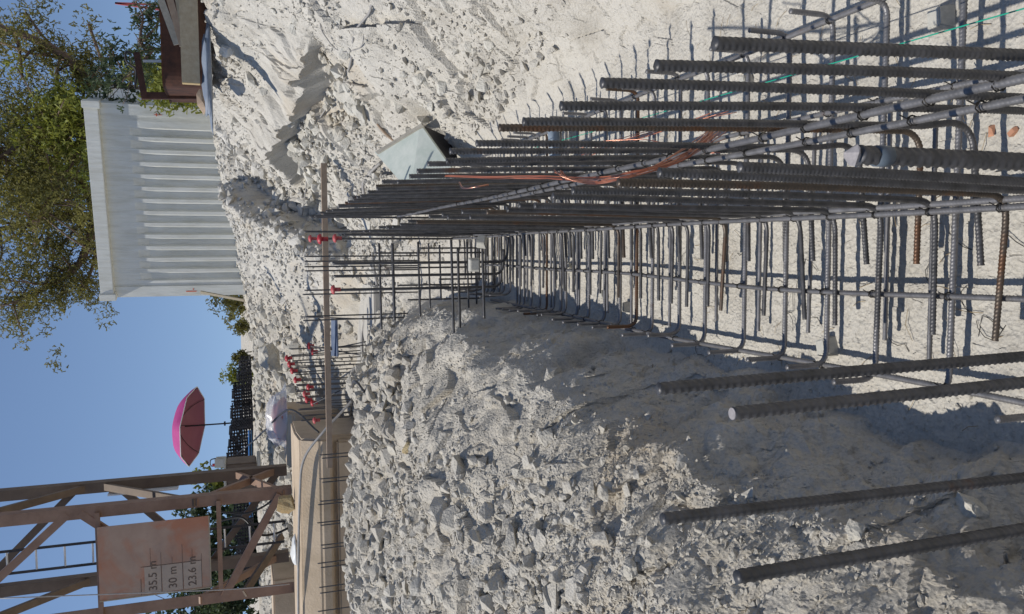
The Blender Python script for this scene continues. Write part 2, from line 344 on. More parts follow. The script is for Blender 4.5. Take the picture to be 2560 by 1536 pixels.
def height(X, Y, fine=True):
    X = np.asarray(X, float); Y = np.asarray(Y, float)
    wx = X+.07*fbm(X, Y, 2.2, 4, 50)+.085*fbm(X, Y, 6.5, 2, 60)*sst(X, -.35, -.5); wy = Y+.12*fbm(X, Y, 1.5, 3, 70)
    near = sst(Y, 8, 6)
    z = base_h(np.where(near > 0, wx, X+.25*fbm(X, Y, 1.1, 4, 51)), wy)
    rough = sst(z, .02, .22); rough = np.where(Y > 6.5, 1, rough)
    # shaded gully: a sharp drop to the right of a slanting line
    ax, ay = g1[0], g1[1]; bx, by = g0[0], g0[1]; L2 = math.hypot(bx-ax, by-ay); ux, uy = (bx-ax)/L2, (by-ay)/L2
    s = (X-ax)*ux+(Y-ay)*uy; d = -(X-ax)*uy+(Y-ay)*ux+.14*fbm(X, Y, 1.6, 4, 90)
    win = sst(s, -.3, .5)*sst(s, L2-.1, L2-1.3)
    z = z+win*(.50*sst(d, -.05, .14)*np.exp(-np.clip(d, 0, 9)/1.5)-.22*np.exp(-np.abs(d+.25)/.35)*(d < 0))
    z = z+rough*(.16*fbm(X, Y, .8, 3, 1)*sst(Y, .5, 6)+.07*fbm(X, Y, 2.7, 3, 2))
    # step in front of the rock ledge
    lx, ly = LG[2]-LG[0], LG[3]-LG[1]; ll = math.hypot(lx, ly); lx, ly = lx/ll, ly/ll
    sl = ((X-LG[0])*lx+(Y-LG[1])*ly)/ll; dl = -(X-LG[0])*ly+(Y-LG[1])*lx+.035*fbm(X, Y, 2.4, 2, 95)
    z = z-.24*sst(sl, -.02, .12)*sst(sl, 1.03, .85)*sst(dl, .015, -.02)*np.exp(np.clip(dl, -9, 0)/.55)
    # hollow behind the green panel
    z = z-.34*np.exp(-(((X-PT[0])/.17)**2+((Y-PT[1])/.20)**2)**2)
    # soft dips and lumps along the left shoulder
    lb = sst(X, -.38, -.5)*sst(Y, 7.5, 6.5)
    z = z+lb*rough*(.055*cells(X, Y, 4.2, 8))
    if fine:
        k = rough*(.5+.9*np.clip(fbm(X, Y, 1.3, 3, 33)+.45, 0, 1))
        lf = np.where(X < -.3, .5, 1.0); rt = sst(X, .2, .7)
        pt = np.clip(.5+1.3*fbm(X, Y, 1.1, 3, 81), 0, 1.2)
        z = z+k*(.016*lf*(1+.9*rt)*cells(X, Y, 7, 3)+.008*cells(X, Y, 17, 12)+.020*fbm(X, Y, 9, 3, 5))
        z = z+rough*(.5*pt*domes(X, Y, 4.6, 100, .5)+.75*pt*domes(X, Y, 11, 110)*sst(Y, 8, 5)+.85*domes(X, Y, 26, 120)*sst(Y, 4, 1.8)+.8*domes(X, Y, 60, 130)*sst(Y, 2.2, 1.1))
        z = z+rough*rt*(.10*cells(X, Y, 1.3, 140)+.045*cells(X, Y, 3.1, 150)+.03*fbm(X, Y, 5, 4, 155))
        z = z+sst(X, .72, 1.0)*sst(Y, 7, 6)*(.022*cells(X, Y, 4.3, 160)+.012*cells(X, Y, 11, 165)+.02*fbm(X, Y, 3.3, 4, 170))
        z = z+(1-rough)*(.006*fbm(X, Y, 6, 3, 6)+.0035*cells(X, Y, 28, 44)+.003*fbm(X, Y, 70, 2, 7))
    return z
def h1(x, y): return float(height(np.array([x]), np.array([y]))[0])
def hit(xd, yd, ymin=.8, ymax=40):
    d = ray(xd, yd); Ys = ymin*(ymax/ymin)**np.linspace(0, 1, 900)
    P = d[None]*(Ys/d[1])[:, None]+np.array([0, 0, CAMH]); hh = height(P[:, 0], P[:, 1])
    k = np.nonzero(P[:, 2] <= hh)[0]; i = k[0] if len(k) else len(Ys)-1
    return P[i]
def hitY(xd, yd): return hit(xd, yd)[1]
ys = [-4.0]
while ys[-1] < 400:
    y = ys[-1]
    ys.append(y+(.12 if y < .3 else .0062 if y < 2.2 else .0028*y if y < 9.5 else .0042*y if y < 20 else .06*y))
ys = np.array(ys); nt_ = 1150
tt = np.linspace(-1, 1, nt_); tt = tt*.62+.38*np.sign(tt)*np.abs(tt)**7*1.0
wid = np.where(ys < 26, 1.35+.62*np.clip(ys, 0, 99), 17.47+1.2*(ys-26))
# inner columns follow the view, the outer ones fan out to the sides
XX = tt[None, :]*wid[:, None]; XX = XX+np.sign(tt)[None, :]*(np.clip(np.abs(tt)-.8, 0, 1)[None, :]/.2)**2*np.clip(18-wid, 0, 99)[:, None]
YY = np.repeat(ys[:, None], nt_, 1)
ZZ = height(XX.ravel(), YY.ravel()).reshape(XX.shape)
# cut faces get their relief sideways: the trench face and the undercut rock ledge
fm = sst(XX, -.76, -.66)*sst(XX, -.36, -.44)*sst(YY, 6.6, 6)*sst(ZZ, .0, .06)*sst(ZZ, .55, .3)
OX = fm*(.022*cells(YY, ZZ*1.4+XX, 5, 201)+.012*cells(YY, ZZ*1.3+XX, 15, 211)+.2*domes(YY, ZZ+XX, 14, 221, .35)+.018*fbm(YY, ZZ*1.6, 20, 4, 231))
lx, ly = LG[2]-LG[0], LG[3]-LG[1]; ll = math.hypot(lx, ly); lx, ly = lx/ll, ly/ll
sl = ((XX-LG[0])*lx+(YY-LG[1])*ly)/ll; dl = -(XX-LG[0])*ly+(YY-LG[1])*lx+.035*fbm(XX, YY, 2.4, 2, 95)
wl = sst(sl, -.02, .12)*sst(sl, 1.03, .85)*(.17*sst(dl, -.015, .02)*sst(dl, .24, .03)-.06*sst(dl, .0, -.03)*sst(dl, -.3, -.06))*(1+.4*fbm(XX, YY, 5, 3, 97))
XX = XX+OX-(-ly)*wl; YY = YY-lx*wl
nr = len(ys); idx = np.arange(nr*nt_).reshape(nr, nt_)
Fq = np.stack([idx[:-1, :-1], idx[:-1, 1:], idx[1:, 1:], idx[1:, :-1]], -1).reshape(-1, 4)
gr = fast_mesh('ground', np.stack([XX, YY, ZZ], -1).reshape(-1, 3), Fq, M['ground']); tag(gr, kind='structure')
far = MB(); far.add([(-2500, -900, -.9), (2500, -900, -.9), (2500, 2500, -.9), (-2500, 2500, -.9)], [(0, 1, 2, 3)])
tag(far.build('far_ground', M['ground']), kind='structure')
print('terrain', nr, nt_)
# ------------------------------------------------------------------ stones
def hull(n, sq=(1, 1, 1), seed=0, rough=0):
    rr = random.Random(seed); bm = bmesh.new()
    for _ in range(n):
        v = Vector((rr.gauss(0, 1), rr.gauss(0, 1), rr.gauss(0, 1))).normalized()*rr.uniform(.8, 1.05)
        bm.verts.new((v.x*sq[0], v.y*sq[1], v.z*sq[2]))
    g = bmesh.ops.convex_hull(bm, input=bm.verts[:]); bmesh.ops.delete(bm, geom=list({e for e in g['geom_interior']+g['geom_unused'] if isinstance(e, bmesh.types.BMVert)}), context='VERTS')
    if rough:
        bmesh.ops.subdivide_edges(bm, edges=bm.edges[:], cuts=2, use_grid_fill=True); bmesh.ops.triangulate(bm, faces=bm.faces[:])
        for v in bm.verts:
            p = v.co*2.2; o = Vector((seed*3.1, 0, 0))
            from mathutils import noise as mn
            v.co += v.co.normalized()*rough*(mn.noise(p+o)+.5*mn.noise(p*2.7+o)+.3*mn.noise(p*6+o))
    bmesh.ops.triangulate(bm, faces=bm.faces[:]); bmesh.ops.recalc_face_normals(bm, faces=bm.faces[:]); bm.verts.index_update()
    V = np.array([v.co[:] for v in bm.verts]); F = np.array([[v.index for v in f.verts] for f in bm.faces]); bm.free(); return V, F
PR = [hull(random.choice((10, 12, 15)), (1, random.uniform(.6, .95), random.uniform(.4, .75)), 100+i) for i in range(24)]
PB = [hull(random.choice((14, 18)), (1, random.uniform(.65, .95), random.uniform(.5, .8)), 300+i) for i in range(16)]
def scatter(name, n, sampler, smin, smax, expo, protos, mat, label, sink=.25):
    Vs = []; Fs = []; off = 0
    XY, sc_ = sampler(n)
    n = len(XY); Z = height(XY[:, 0], XY[:, 1])
    u = rng.random(n); size = (smin**(-expo)+u*(smax**(-expo)-smin**(-expo)))**(-1/expo); size = size*sc_
    which = rng.integers(0, len(protos), n)
    for k, (V, F) in enumerate(protos):
        I = np.nonzero(which == k)[0]
        if not len(I): continue
        a, b, c = rng.random(len(I))*6.28, rng.normal(0, .5, len(I)), rng.normal(0, .5, len(I))
        ca, sa, cb, sb, cc, s_ = np.cos(a), np.sin(a), np.cos(b), np.sin(b), np.cos(c), np.sin(c)
        Rz = np.zeros((len(I), 3, 3)); Rz[:, 0, 0] = ca; Rz[:, 0, 1] = -sa; Rz[:, 1, 0] = sa; Rz[:, 1, 1] = ca; Rz[:, 2, 2] = 1
        Rx = np.zeros_like(Rz); Rx[:, 0, 0] = 1; Rx[:, 1, 1] = cb; Rx[:, 1, 2] = -sb; Rx[:, 2, 1] = sb; Rx[:, 2, 2] = cb
        Ry = np.zeros_like(Rz); Ry[:, 1, 1] = 1; Ry[:, 0, 0] = cc; Ry[:, 0, 2] = s_; Ry[:, 2, 0] = -s_; Ry[:, 2, 2] = cc
        R = Rz@Rx@Ry
        W = np.einsum('nij,vj->nvi', R, V)*size[I][:, None, None]*(1+.35*(rng.random((len(I), 1, 3))-.5))
        W = W+np.stack([XY[I, 0], XY[I, 1], Z[I]+size[I]*(.45-sink)], 1)[:, None]
        Vs.append(W.reshape(-1, 3)); Fs.append((F[None]+(np.arange(len(I))*len(V))[:, None, None]+off).reshape(-1, 3)); off += len(I)*len(V)
    o = fast_mesh(name, np.concatenate(Vs), np.concatenate(Fs), mat, k=3); return tag(o, label, 'rubble', kind='stuff')
def region(x0, x1, y0, y1, zmin, clump=.5, prob=None):
    def f(n):
        out = []
        got = 0
        for _ in range(40):
            Y = y0+(y1-y0)*rng.random(n*2)
            X = x0(Y)+(x1(Y)-x0(Y))*rng.random(n*2)
            ok = base_h(X, Y) > zmin
            ok &= (fbm(X, Y, 1.7, 3, 77)+.5 > rng.random(n*2)*clump*1.6)
            if prob: ok &= prob(X, Y) > rng.random(n*2)
            out.append(np.stack([X[ok], Y[ok]], 1)); got += ok.sum()
            if got >= n: break
        P = np.concatenate(out)[:n]
        return P, np.ones(len(P))
    return f
LL = lambda Y: -.95-.33*Y; LR = lambda Y: np.full_like(Y, -.40); RL = lambda Y: np.full_like(Y, .6); RR_ = lambda Y: 1.3+.40*Y
lp = lambda X, Y: .12+.88*sst(-X-.42*(1.75-.33*Y.clip(0, 3)*.3), 0, .55)*np.where(Y < 2.2, sst(Y, .9, 2.4)*.75+.25, 1)
scatter('loose_rubble', 48000, region(LL, LR, .9, 7.8, .3, .75, lp), .004, .036, 2.2, PR, M['rubble'], 'small broken grey stones lying thick over the left spoil heap', .45)
scatter('crest_cobbles', 620, region(lambda Y: -.5-.36*Y, lambda Y: np.full_like(Y, -.7), 5.6, 7.4, .3, .9), .035, .10, 1.6, PB, M['ground'], 'rounded pale cobbles piled along the crest of the spoil heap', .2)
scatter('crumbs', 5000, region(lambda Y: np.full_like(Y, -.78), lambda Y: np.full_like(Y, -.36), .9, 6, -.1, .9, lambda X, Y: .25+.75*sst(X, -.45, -.75)), .003, .018, 2.2, PR, M['ground'], 'crumbs of stone fallen along the foot of the trench face', .35)
scatter('gully_rubble', 700, region(lambda Y: np.interp(Y, [9, 12.5], [g1[0]-.1, g0[0]-.2]), lambda Y: np.interp(Y, [9, 12.5], [g1[0]+.55, g0[0]+.6]), 9, 12.3, .1, .3), .03, .13, 1.7, PB, M['rubble'], 'broken blocks lying in the shaded gully of the far bank')
scatter('coarse_rubble', 1100, region(LL, LR, 2.3, 7.8, .4, .6, lp), .022, .085, 2.4, PB, M['rubble'], 'fist sized pale stones among the finer rubble of the left heap')
rp = lambda X, Y: .3+.7*sst(Y, 3.5, 6)
scatter('bank_rubble', 24000, region(lambda Y: np.where(Y < 6.5, .6, -.1), lambda Y: 1.3+.36*Y, 3.6, 15, .10, .7, rp), .008, .06, 1.9, PR, M['ground'], 'loose stone chips scattered down the right-hand bank')
scatter('bank_blocks', 520, region(lambda Y: np.where(Y < 6.5, .75, .1), lambda Y: 1.3+.36*Y, 4.6, 12, .15, .8, rp), .03, .11, 1.9, PB, M['boulder'], 'scattered larger blocks stuck in the right-hand bank', .4)
def ledge_pts(n):
    t = rng.random(n)*.95; d = -.05-.40*rng.random(n); x0, y0, x1, y1 = LG; L_ = math.hypot(x1-x0, y1-y0); ux, uy = (x1-x0)/L_, (y1-y0)/L_
    return np.stack([x0+(x1-x0)*t-uy*d, y0+(y1-y0)*t+ux*d], 1), np.ones(n)
scatter('ledge_rubble', 420, ledge_pts, .025, .12, 1.7, PB, M['boulder'], 'rounded stones and fragments lying in the hollow under the rock ledge', .15)
scatter('far_rubble', 16000, region(lambda Y: -1.5-.34*Y, lambda Y: .3+.12*Y, 7.2, 19, .3, .55), .015, .09, 2.0, PR, M['rubble'], 'broken stone covering the far bank below the skyline')
scatter('skyline_rubble', 1100, region(lambda Y: -1.5-.34*Y, lambda Y: -.9+0*Y, 11.5, 16, .3, .6), .05, .15, 1.8, PB, M['boulder'], 'big pale blocks heaped along the skyline behind the concrete footings')
BO = []
def boulder(x, y, s, label, mat='boulder', sq=(1, .8, .7), sink=.25, seed=None, Y=None, name='boulder'):
    p = hit(x, y) if Y is None else aty(x, y, Y)
    R = s*SC*np.linalg.norm(p-np.array([0, 0, CAMH]))/FPX/2
    i = len(BO); V, F = hull(20, sq, 500+i if seed is None else seed, .13)
    o = mesh_obj(name, V*R, F, M[mat]); o.location = (p[0], p[1], p[2]+R*(.35-sink)); o.rotation_euler = (random.uniform(-.3, .3), random.uniform(-.3, .3), random.uniform(0, 6.28))
    tag(o, label, 'boulder' if R > .06 else 'stone'); BO.append(o); return o
for a in [
 (935, 915, 52, 'largest pale boulder on the crest of the left spoil heap'),
 (946, 972, 36, 'blocky pale stone just left of the largest crest boulder'),
 (948, 1022, 38, 'angular stone behind the row of crest stones, midway along'),
 (953, 1085, 50, 'broad flat-faced cream stone on the crest of the spoil heap'),
 (928, 1115, 40, 'grey rounded stone on the far side of the crest near the bent bar'),
 (958, 1180, 38, 'cream stone in the middle of the left crest, below the mast foot'),
 (940, 1212, 36, 'tilted grey stone touching the cream crest stone'),
 (968, 1226, 30, 'small round stone below the tilted grey crest stone'),
 (958, 1282, 30, 'lone small pale stone on the crest below the ballast block'),
 (1073, 1437, 66, 'big grey boulder at the left end of the spoil heap'),
 (1093, 1262, 60, 'smooth dark-sided boulder half buried high on the spoil heap'),
 (1128, 1182, 58, 'pale boulder with a shaded hollow on the middle of the spoil heap'),
 (1213, 1250, 46, 'white angular stone halfway down the spoil heap'),
 (1318, 1057, 50, 'upright pale stone casting a long shadow down the spoil heap'),
 (1250, 1055, 40, 'pale stone behind the upright one on the spoil heap'),
 (1358, 1307, 52, 'blueish white stone low on the spoil heap'),
 (1283, 1385, 66, 'blue-grey marbled boulder among rubble on the spoil heap'),
 (1528, 1372, 60, 'cracked cream boulder near the two left foreground bars'),
 (2068, 1282, 64, 'pale stone behind the lowest foreground bar on the shaded face'),
 (1777, 1347, 44, 'pale stone beside the cut end of the leftmost foreground bar'),
 (2343, 1232, 92, 'lit wedge-shaped rock sticking out of the trench face near the camera'),
 (1660, 1010, 34, 'lit pointed stone at the edge of the shaded trench face'),
 (845, 790, 56, 'cracked white boulder under the timber batten at the trench end'),
 (860, 720, 44, 'grey boulder resting against the bank at the trench end'),
 (690, 765, 46, 'pale boulder with a dark hollow below it on the far bank'),
 (683, 170, 34, 'rounded stone under the left end of the rock ledge'),
 (698, 240, 38, 'grey rounded stone in the hollow under the rock ledge'),
 (703, 290, 38, 'ball-like stone in the middle of the hollow under the ledge'),
 (709, 335, 28, 'small stone at the right end of the hollow under the ledge'),
 (1043, 258, 32, 'white chip of rock beside the dark hollow behind the green panel'),
 (843, 358, 34, 'pale block on the bank above the timber batten'),
]: boulder(*a[:3], a[3])
boulder(985, 1082, 46, 'long yellowish stone on the near side of the crest', 'yellowrock', (1, .45, .5))
boulder(655, 865, 92, 'biggest pale boulder, standing behind the red-capped starter bars', 'boulder', (1, .8, .62), Y=10.6)
boulder(553, 118, 52, 'white boulder stuck in the right bank below the rusty tub', 'whiterock', (1, .7, .8))
boulder(514, 150, 46, 'flat white rock at the lip of the right bank', 'whiterock', (1, .7, .5))
boulder(508, 274, 26, 'round cream stone on the lip of the bank at the cabin corner', 'whiterock')
# the undercut ledge in the right bank
def ledge():
    P = spline([np.array([LG[0]+(LG[2]-LG[0])*t, LG[1]+(LG[3]-LG[1])*t, 0]) for t in (-.04, .25, .5, .75, 1.02)], 34); V = []; F = []; n = 30; m = len(P)
    for i, p in enumerate(P):
        t = i/(m-1); sz = .13*math.sin(math.pi*min(1, t*1.02+.05))**.5+.02
        top = h1(p[0]+.14, p[1]+.04)
        for j in range(n):
            ph = 2*math.pi*j/n
            A1 = np.array([p[0]*1.5+p[1]+.35*math.cos(ph)]); A2 = np.array([p[0]-p[1]*.5+.35*math.sin(ph)+3]); k = 1+.55*float(fbm(A1, A2, 2.6, 5, 5)[0])+.35*float(cells(A1, A2, 4.5, 9)[0])
            q = .07-math.cos(ph)*sz*1.6*k; V.append((p[0]+q*.97, p[1]+q*.25, top-.075+math.sin(ph)*sz*.72*k))
    for i in range(m-1):
        for j in range(n): k = (j+1) % n; F.append((i*n+j, (i+1)*n+j, (i+1)*n+k, i*n+k))
    F.append(tuple(range(n))); F.append(tuple((m-1)*n+j for j in range(n-1, -1, -1)))
    tag(mesh_obj('rock_ledge', V, F, M['ledge']), kind='structure')
# ------------------------------------------------------------------ reinforcement
GZ = .0
def share(name, mesh, loc, rot=(0, 0, 0), sc_=(1, 1, 1)):
    o = bpy.data.objects.new(name, mesh); COL.objects.link(o); o.location = loc; o.rotation_euler = rot; o.scale = sc_; return o
def bar_obj(name, pts, r, mat, label, cat, group=None, step=.0026, n=12):
    V, F = ribbed(pts, r, step, n); o = mesh_obj(name, V, F, M[mat], smooth=True); return tag(o, label, cat, group)
ORD = ['first', 'second', 'third', 'fourth', 'fifth', 'sixth', 'seventh', 'eighth', 'ninth', 'tenth', 'eleventh', 'twelfth']
# right row: L-shaped wall starters, foot turned left under the mat top
R1X = .25
def lbar(top, foot, r, step, dz=.0, rad=.07, w=0):
    b_ = bend([(0, 0, .2), (0, 0, .085+dz), (-foot, .012*w, .085+dz)], rad, 8)
    return ribbed([(.006*w*math.sin(t*2.2+w), .005*math.sin(t*3+2*w)-.005*math.sin(2*w), top-(top-.2)*t) for t in np.linspace(0, .97, 12)]+b_[1:], r, step, 14 if step < .006 else 8)
def lmesh(step, w, mat):
    Vn, Fn = lbar(1.22, .34, .0075, step, w=w); me = bpy.data.meshes.new('starter_bar'); me.from_pydata(Vn, [], Fn); me.materials.append(M[mat])
    me.polygons.foreach_set('use_smooth', [True]*len(me.polygons)); return me
def rusted(me):
    k = me.copy(); k.materials.clear(); k.materials.append(M['barrust']); return k
LN = [lmesh(.0022, w, 'bar') for w in (0, 1, -1.3)]; LM = [lmesh(.005, w, 'bar') for w in (.3, 1.2, -1)]
near1r = rusted(LN[1]); mid1r = rusted(LM[1])
yr = [.83, 1.0, 1.14, 1.30, 1.47, 1.62, 1.86, 2.05, 2.2, 2.38]
while yr[-1] < 5.95: yr.append(yr[-1]+random.choice((.12, .15, .17, .19))*random.uniform(.9, 1.1))
for i, y in enumerate(yr):
    o = share('starter_bar', (LN if i < 9 else LM)[(i*7+i//3) % 3] if i not in (5, 15, 22, 27) else (near1r if i < 9 else mid1r), (R1X+.052+random.uniform(-.006, .006), y, random.uniform(-.02, .015)), (random.gauss(0, .006), -.043+random.gauss(0, .004), random.gauss(0, .03)))
    tag(o, ordn(i)+' bar from the camera in the right-hand row of upright bars', 'steel bar', 'upright bars of the right-hand row')
# left row of the same wall
R2 = [(.84, 1.0), (1.05, 1.04), (1.20, 1.09), (1.38, 1.08), (1.58, 1.08), (1.76, 1.06), (1.94, 1.03), (2.1, 1.02), (2.26, 1.0), (2.5, .99)]
while R2[-1][0] < 6.1: R2.append((R2[-1][0]+random.choice((.12, .15, .18, .2))*random.uniform(.9, 1.1), random.uniform(.97, 1.06)))
for i, (y, zt) in enumerate(R2):
    if i == 0:
        V, F = ribbed(bend([(0, 0, 1.0), (0, 0, .09), (-.3, 0, .09)], .07, 8), .0115, .0028, 14)
        o = mesh_obj('starter_bar', V, F, M['bar'], smooth=True); o.location = (.12, y, 0)
        tag(o, 'thickest dark bar, nearest of the middle row, grey tape round its ragged tip', 'steel bar', 'upright bars of the middle row')
        MB().tube([(0, 0, .952), (0, 0, .974)], .0138, 14).build('tape_band', M['tape'], o, True)
        V, F = hull(16, (.015, .014, .013), 77, .002); k = mesh_obj('torn_tip', V, F, M['endpale'], o); k.location = (0, 0, 1.008)
        continue
    me = (LN if i < 7 else LM)[(i*5+i//2) % 3] if i not in (3, 9, 15) else (near1r if i < 7 else mid1r)
    o = share('starter_bar', me, (.12+random.uniform(-.007, .007), y, zt-1.22+.0), (random.gauss(0, .006), random.gauss(0, .004), random.gauss(0, .03)))
    # the foot of this row rests on the mat: keep it there by stretching the stem
    o.scale = (1, 1, (zt-.085)/(1.22-.085)); o.location.z = .085-.085*o.scale.z
    tag(o, ordn(i)+' bar from the camera in the middle row of upright bars, foot bent left', 'steel bar', 'upright bars of the middle row')
for (y, zt, i) in [(1.05, 1.04, 0), (1.20, 1.09, 1), (1.58, 1.08, 2)]:
    pass
# U-shaped mat bars across the trench, both ends turned up
def ubar(x0, x1, up0, up1, r, step):
    return ribbed(bend([(x0, 0, up0), (x0, 0, .055), (x1, 0, .055), (x1, 0, up1)], .05, 7), r, step, 14 if step < .006 else 8)
um = []
for r, st in ((.0076, .0024), (.0076, .0035), (.007, .012)):
    V, F = ubar(-.36, .69, .20, .21, r, st); me = bpy.data.meshes.new('mat_bar'); me.from_pydata(V, [], F); me.materials.append(M['barlit'])
    me.polygons.foreach_set('use_smooth', [True]*len(me.polygons)); um.append(me)
umr = [rusted(m) for m in um]
yu = [1.30, 1.545, 1.80, 2.0, 2.2, 2.43, 2.68, 2.87, 3.1]
while yu[-1] < 7.2: yu.append(yu[-1]+(random.uniform(.13, .2) if yu[-1] < 4 else random.uniform(.07, .14)))
for i, y in enumerate(yu):
    k = 0 if y < 2.3 else 1 if y < 4.2 else 2
    o = share('mat_bar', (umr if i in (9, 17) else um)[k], (random.uniform(-.015, .015), y, random.uniform(-.006, .004)), (0, 0, random.gauss(0, .012)))
    if y > 5: o.scale = (.85, 1, 1)
    tag(o, ordn(i)+' cross bar of the mat with turned-up ends, counting away from the camera', 'steel bar', 'cross bars of the foundation mat')
# thin straight bars laid between them
V, F = ribbed([(-.30, 0, .05), (.36, 0, .05)], .0062, .0045, 8); thin = bpy.data.meshes.new('thin_bar'); thin.from_pydata(V, [], F); thin.materials.append(M['barlit']); thin.polygons.foreach_set('use_smooth', [True]*len(thin.polygons))
for i, y in enumerate([1.62, 1.78, 2.08, 2.35, 2.62, 2.95, 3.3, 3.55, 3.9, 4.3, 4.7]):
    o = share('thin_bar', thin, (random.uniform(-.04, .05), y+random.uniform(-.01, .01), 0), (0, 0, random.gauss(0, .012)))
    tag(o, ordn(i)+' thin straight bar lying across the mat, counting away from the camera', 'steel bar', 'thin bars laid across the mat')
def tie(parent, x, y, z, ax='x', r=.014):
    """twisted tie wire round a crossing"""
    pts = []
    for k in range(15):
        a = k/14*4.4*math.pi
        if ax == 'x': pts.append((x+.003*math.sin(a*.5), y+r*math.cos(a)*.8+.004*math.sin(a/2), z+r*math.sin(a)))
        else: pts.append((x+r*math.cos(a)*.8, y+.003*math.sin(a*.5), z+r*math.sin(a)))
    pts += [(x+.012, y+.01, z+r+.012)]
    b = MB(); b.tube(pts, .0016, 5); return b.build('tie_wire', M['wire'], parent)
def longbar(x, z, y0, y1, r, label, ties=(), wob=.012, s=0, mat='barlit', pair=False, side=0):
    n = 60; pts = []
    for k in range(n+1):
        y = y0+(y1-y0)*k/n; pts.append((x+wob*math.sin(y*1.3+s)+wob*.5*math.sin(y*3.1+s*2), y, z+.006*math.sin(y*2.1+s)))
    V, F = ribbed(pts, r, .0034, 10); o = mesh_obj('lengthwise_bar', V, F, M[mat], smooth=True)
    tag(o, label, 'steel bar', 'lengthwise bars of the cage')
    for y in ties:
        xx = x+wob*math.sin(y*1.3+s)+wob*.5*math.sin(y*3.1+s*2); tie(o, xx, y, z, 'y', r+.006)
    return o
yt = [y for y in yu if 1.2 < y < 4.6]
longbar(-.355, .071, -.5, 5.4, .0078, 'leftmost lengthwise bar of the mat, along the foot of the shaded trench face', yt, .006, 1)
longbar(-.115, .071, -.5, 5.6, .0072, 'lengthwise bar lying by itself in the middle of the open strip of the mat', yt, .012, 2)
longbar(.098, .104, -.5, 8.0, .0078, 'left one of two touching lengthwise bars along the feet of the middle row', [y for y, _ in R2 if 1.2 < y < 4.5], .004, 3)
longbar(.120-.006+.004, .122, 2.2, 7.9, .0078, 'upper lengthwise bar lapped on its neighbour along the feet of the middle row', [], .004, 3.4)
longbar(.116, .104, -.5, 2.9, .0078, 'short lengthwise bar beside the lapped pair, only near the camera', [], .004, 3)
longbar(.40, .071, -.5, 5.4, .0078, 'lengthwise bar on the ground between the right-hand row and the outer edge bar', yt, .008, 4)
longbar(.675, .071, -.5, 5.6, .0078, 'outermost right lengthwise bar tied inside the turned-up ends of the mat', yt, .006, 5)
longbar(.262, .575, -.5, 6.2, .0078, 'upper of the two raised lengthwise bars tied halfway up the right-hand row', [y for y in yr if y < 4.5], .004, 6)
#longbar(.105, .80, .95, 6.0, .0075, 'raised lengthwise bar tied high on the middle row', [y for y, _ in R2 if 1 < y < 4.5], .004, 7)
#longbar(.104, .46, -.5, 6.0, .0075, 'raised lengthwise bar tied low on the middle row, below the taped tip', [y for y, _ in R2 if 1 < y < 4.5], .004, 8)
longbar(.264, .45, -.5, 4.2, .0075, 'lower of the two raised lengthwise bars tied halfway up the right-hand row', [y for y in yr if y < 3.5], .004, 9)
# four big bars standing close to the camera at the left
for (p, q, Y, r, label) in [((1590, 940), (2473, 862), 1.0, .0084, 'near left upright bar whose tip stands over the shaded face, closest to the mat'),
                            ((1770, 1000), (2473, 925), .90, .0084, 'near left upright bar with a bright sawn end, second from the mat'),
                            ((1600, 1255), (2473, 1155), 1.0, .0084, 'near left upright bar in front of the spoil heap, third from the mat'),
                            ((1780, 1395), (2473, 1280), .82, .0084, 'near left upright bar farthest from the mat, at the lower edge')]:
    a = aty(*p, Y); b = aty(*q, Y); d = (b-a)/(a[2]-b[2]); e = a+d*(a[2]+.05)
    V, F = ribbed([a, e], r, .0022, 16, .0125); o = mesh_obj('foreground_bar', V, F, M['bar'], smooth=True)
    tag(o, label, 'steel bar', 'upright bars close to the camera on the left')
    if 'sawn' in label:
        b_ = MB(); b_.tube([a+np.array([0, 0, .0004]), a+np.array([0, 0, .0012])], r*.97, 14); b_.build('sawn_end', M['endpale'], o)
# starter bars of the cross wall at the end of the mat
def upright(x, y, x2, Y, label, r=.0075, group=None, foot=None, name='starter_bar', mat='bar'):
    a = aty(x, y, Y); b = aty(x2, y, Y) if x2 else a; b = np.array([a[0], Y, b[2]])
    pts = [a, b]
    if foot: pts = bend([a, b, b+np.array([foot, -.02, 0])], .06, 6)
    V, F = ribbed(pts, r, .02, 8); o = mesh_obj(name, V, F, M[mat], smooth=True); return tag(o, label, 'steel bar', group)
def cap(x, y, Y, label, mat='red', s=1):
    p = aty(x, y, Y); e = empty('safety_cap', tuple(p), label=label, cat='bar cap', group='red plastic caps on bar tips'); s *= .82
    b = MB(); b.tube([(0, 0, -.045*s), (0, 0, .0)], .016*s, 10); b.build('sleeve', M[mat], e, True)
    V = []; F = []; n = 14; prof = [(.014, -.004), (.034, .0), (.036, .010), (.026, .022), (.008, .028)]
    for q, z in prof:
        for j in range(n): V.append((q*s*math.cos(6.2832*j/n), q*s*math.sin(6.2832*j/n), z*s))
    for i in range(len(prof)-1):
        for j in range(n): k = (j+1) % n; F.append((i*n+j, i*n+k, (i+1)*n+k, (i+1)*n+j))
    F.append(tuple((len(prof)-1)*n+j for j in range(n)))
    mesh_obj('dome', V, F, M[mat], e, True); return e
upright(803, 637, 1225, 4.9, 'first of three thick upright bars left of the middle row, at the trench end', .0085, 'cross wall starters', foot=.16)
upright(806, 668, 1215, 4.95, 'middle one of three thick upright bars at the trench end', .0085, 'cross wall starters', foot=.16)
upright(812, 701, 1210, 5.0, 'red-capped last one of three thick upright bars at the trench end', .0085, 'cross wall starters', foot=.16)
cap(808, 700, 5.0, 'faded red cap on the third thick bar at the trench end', 'redfade')
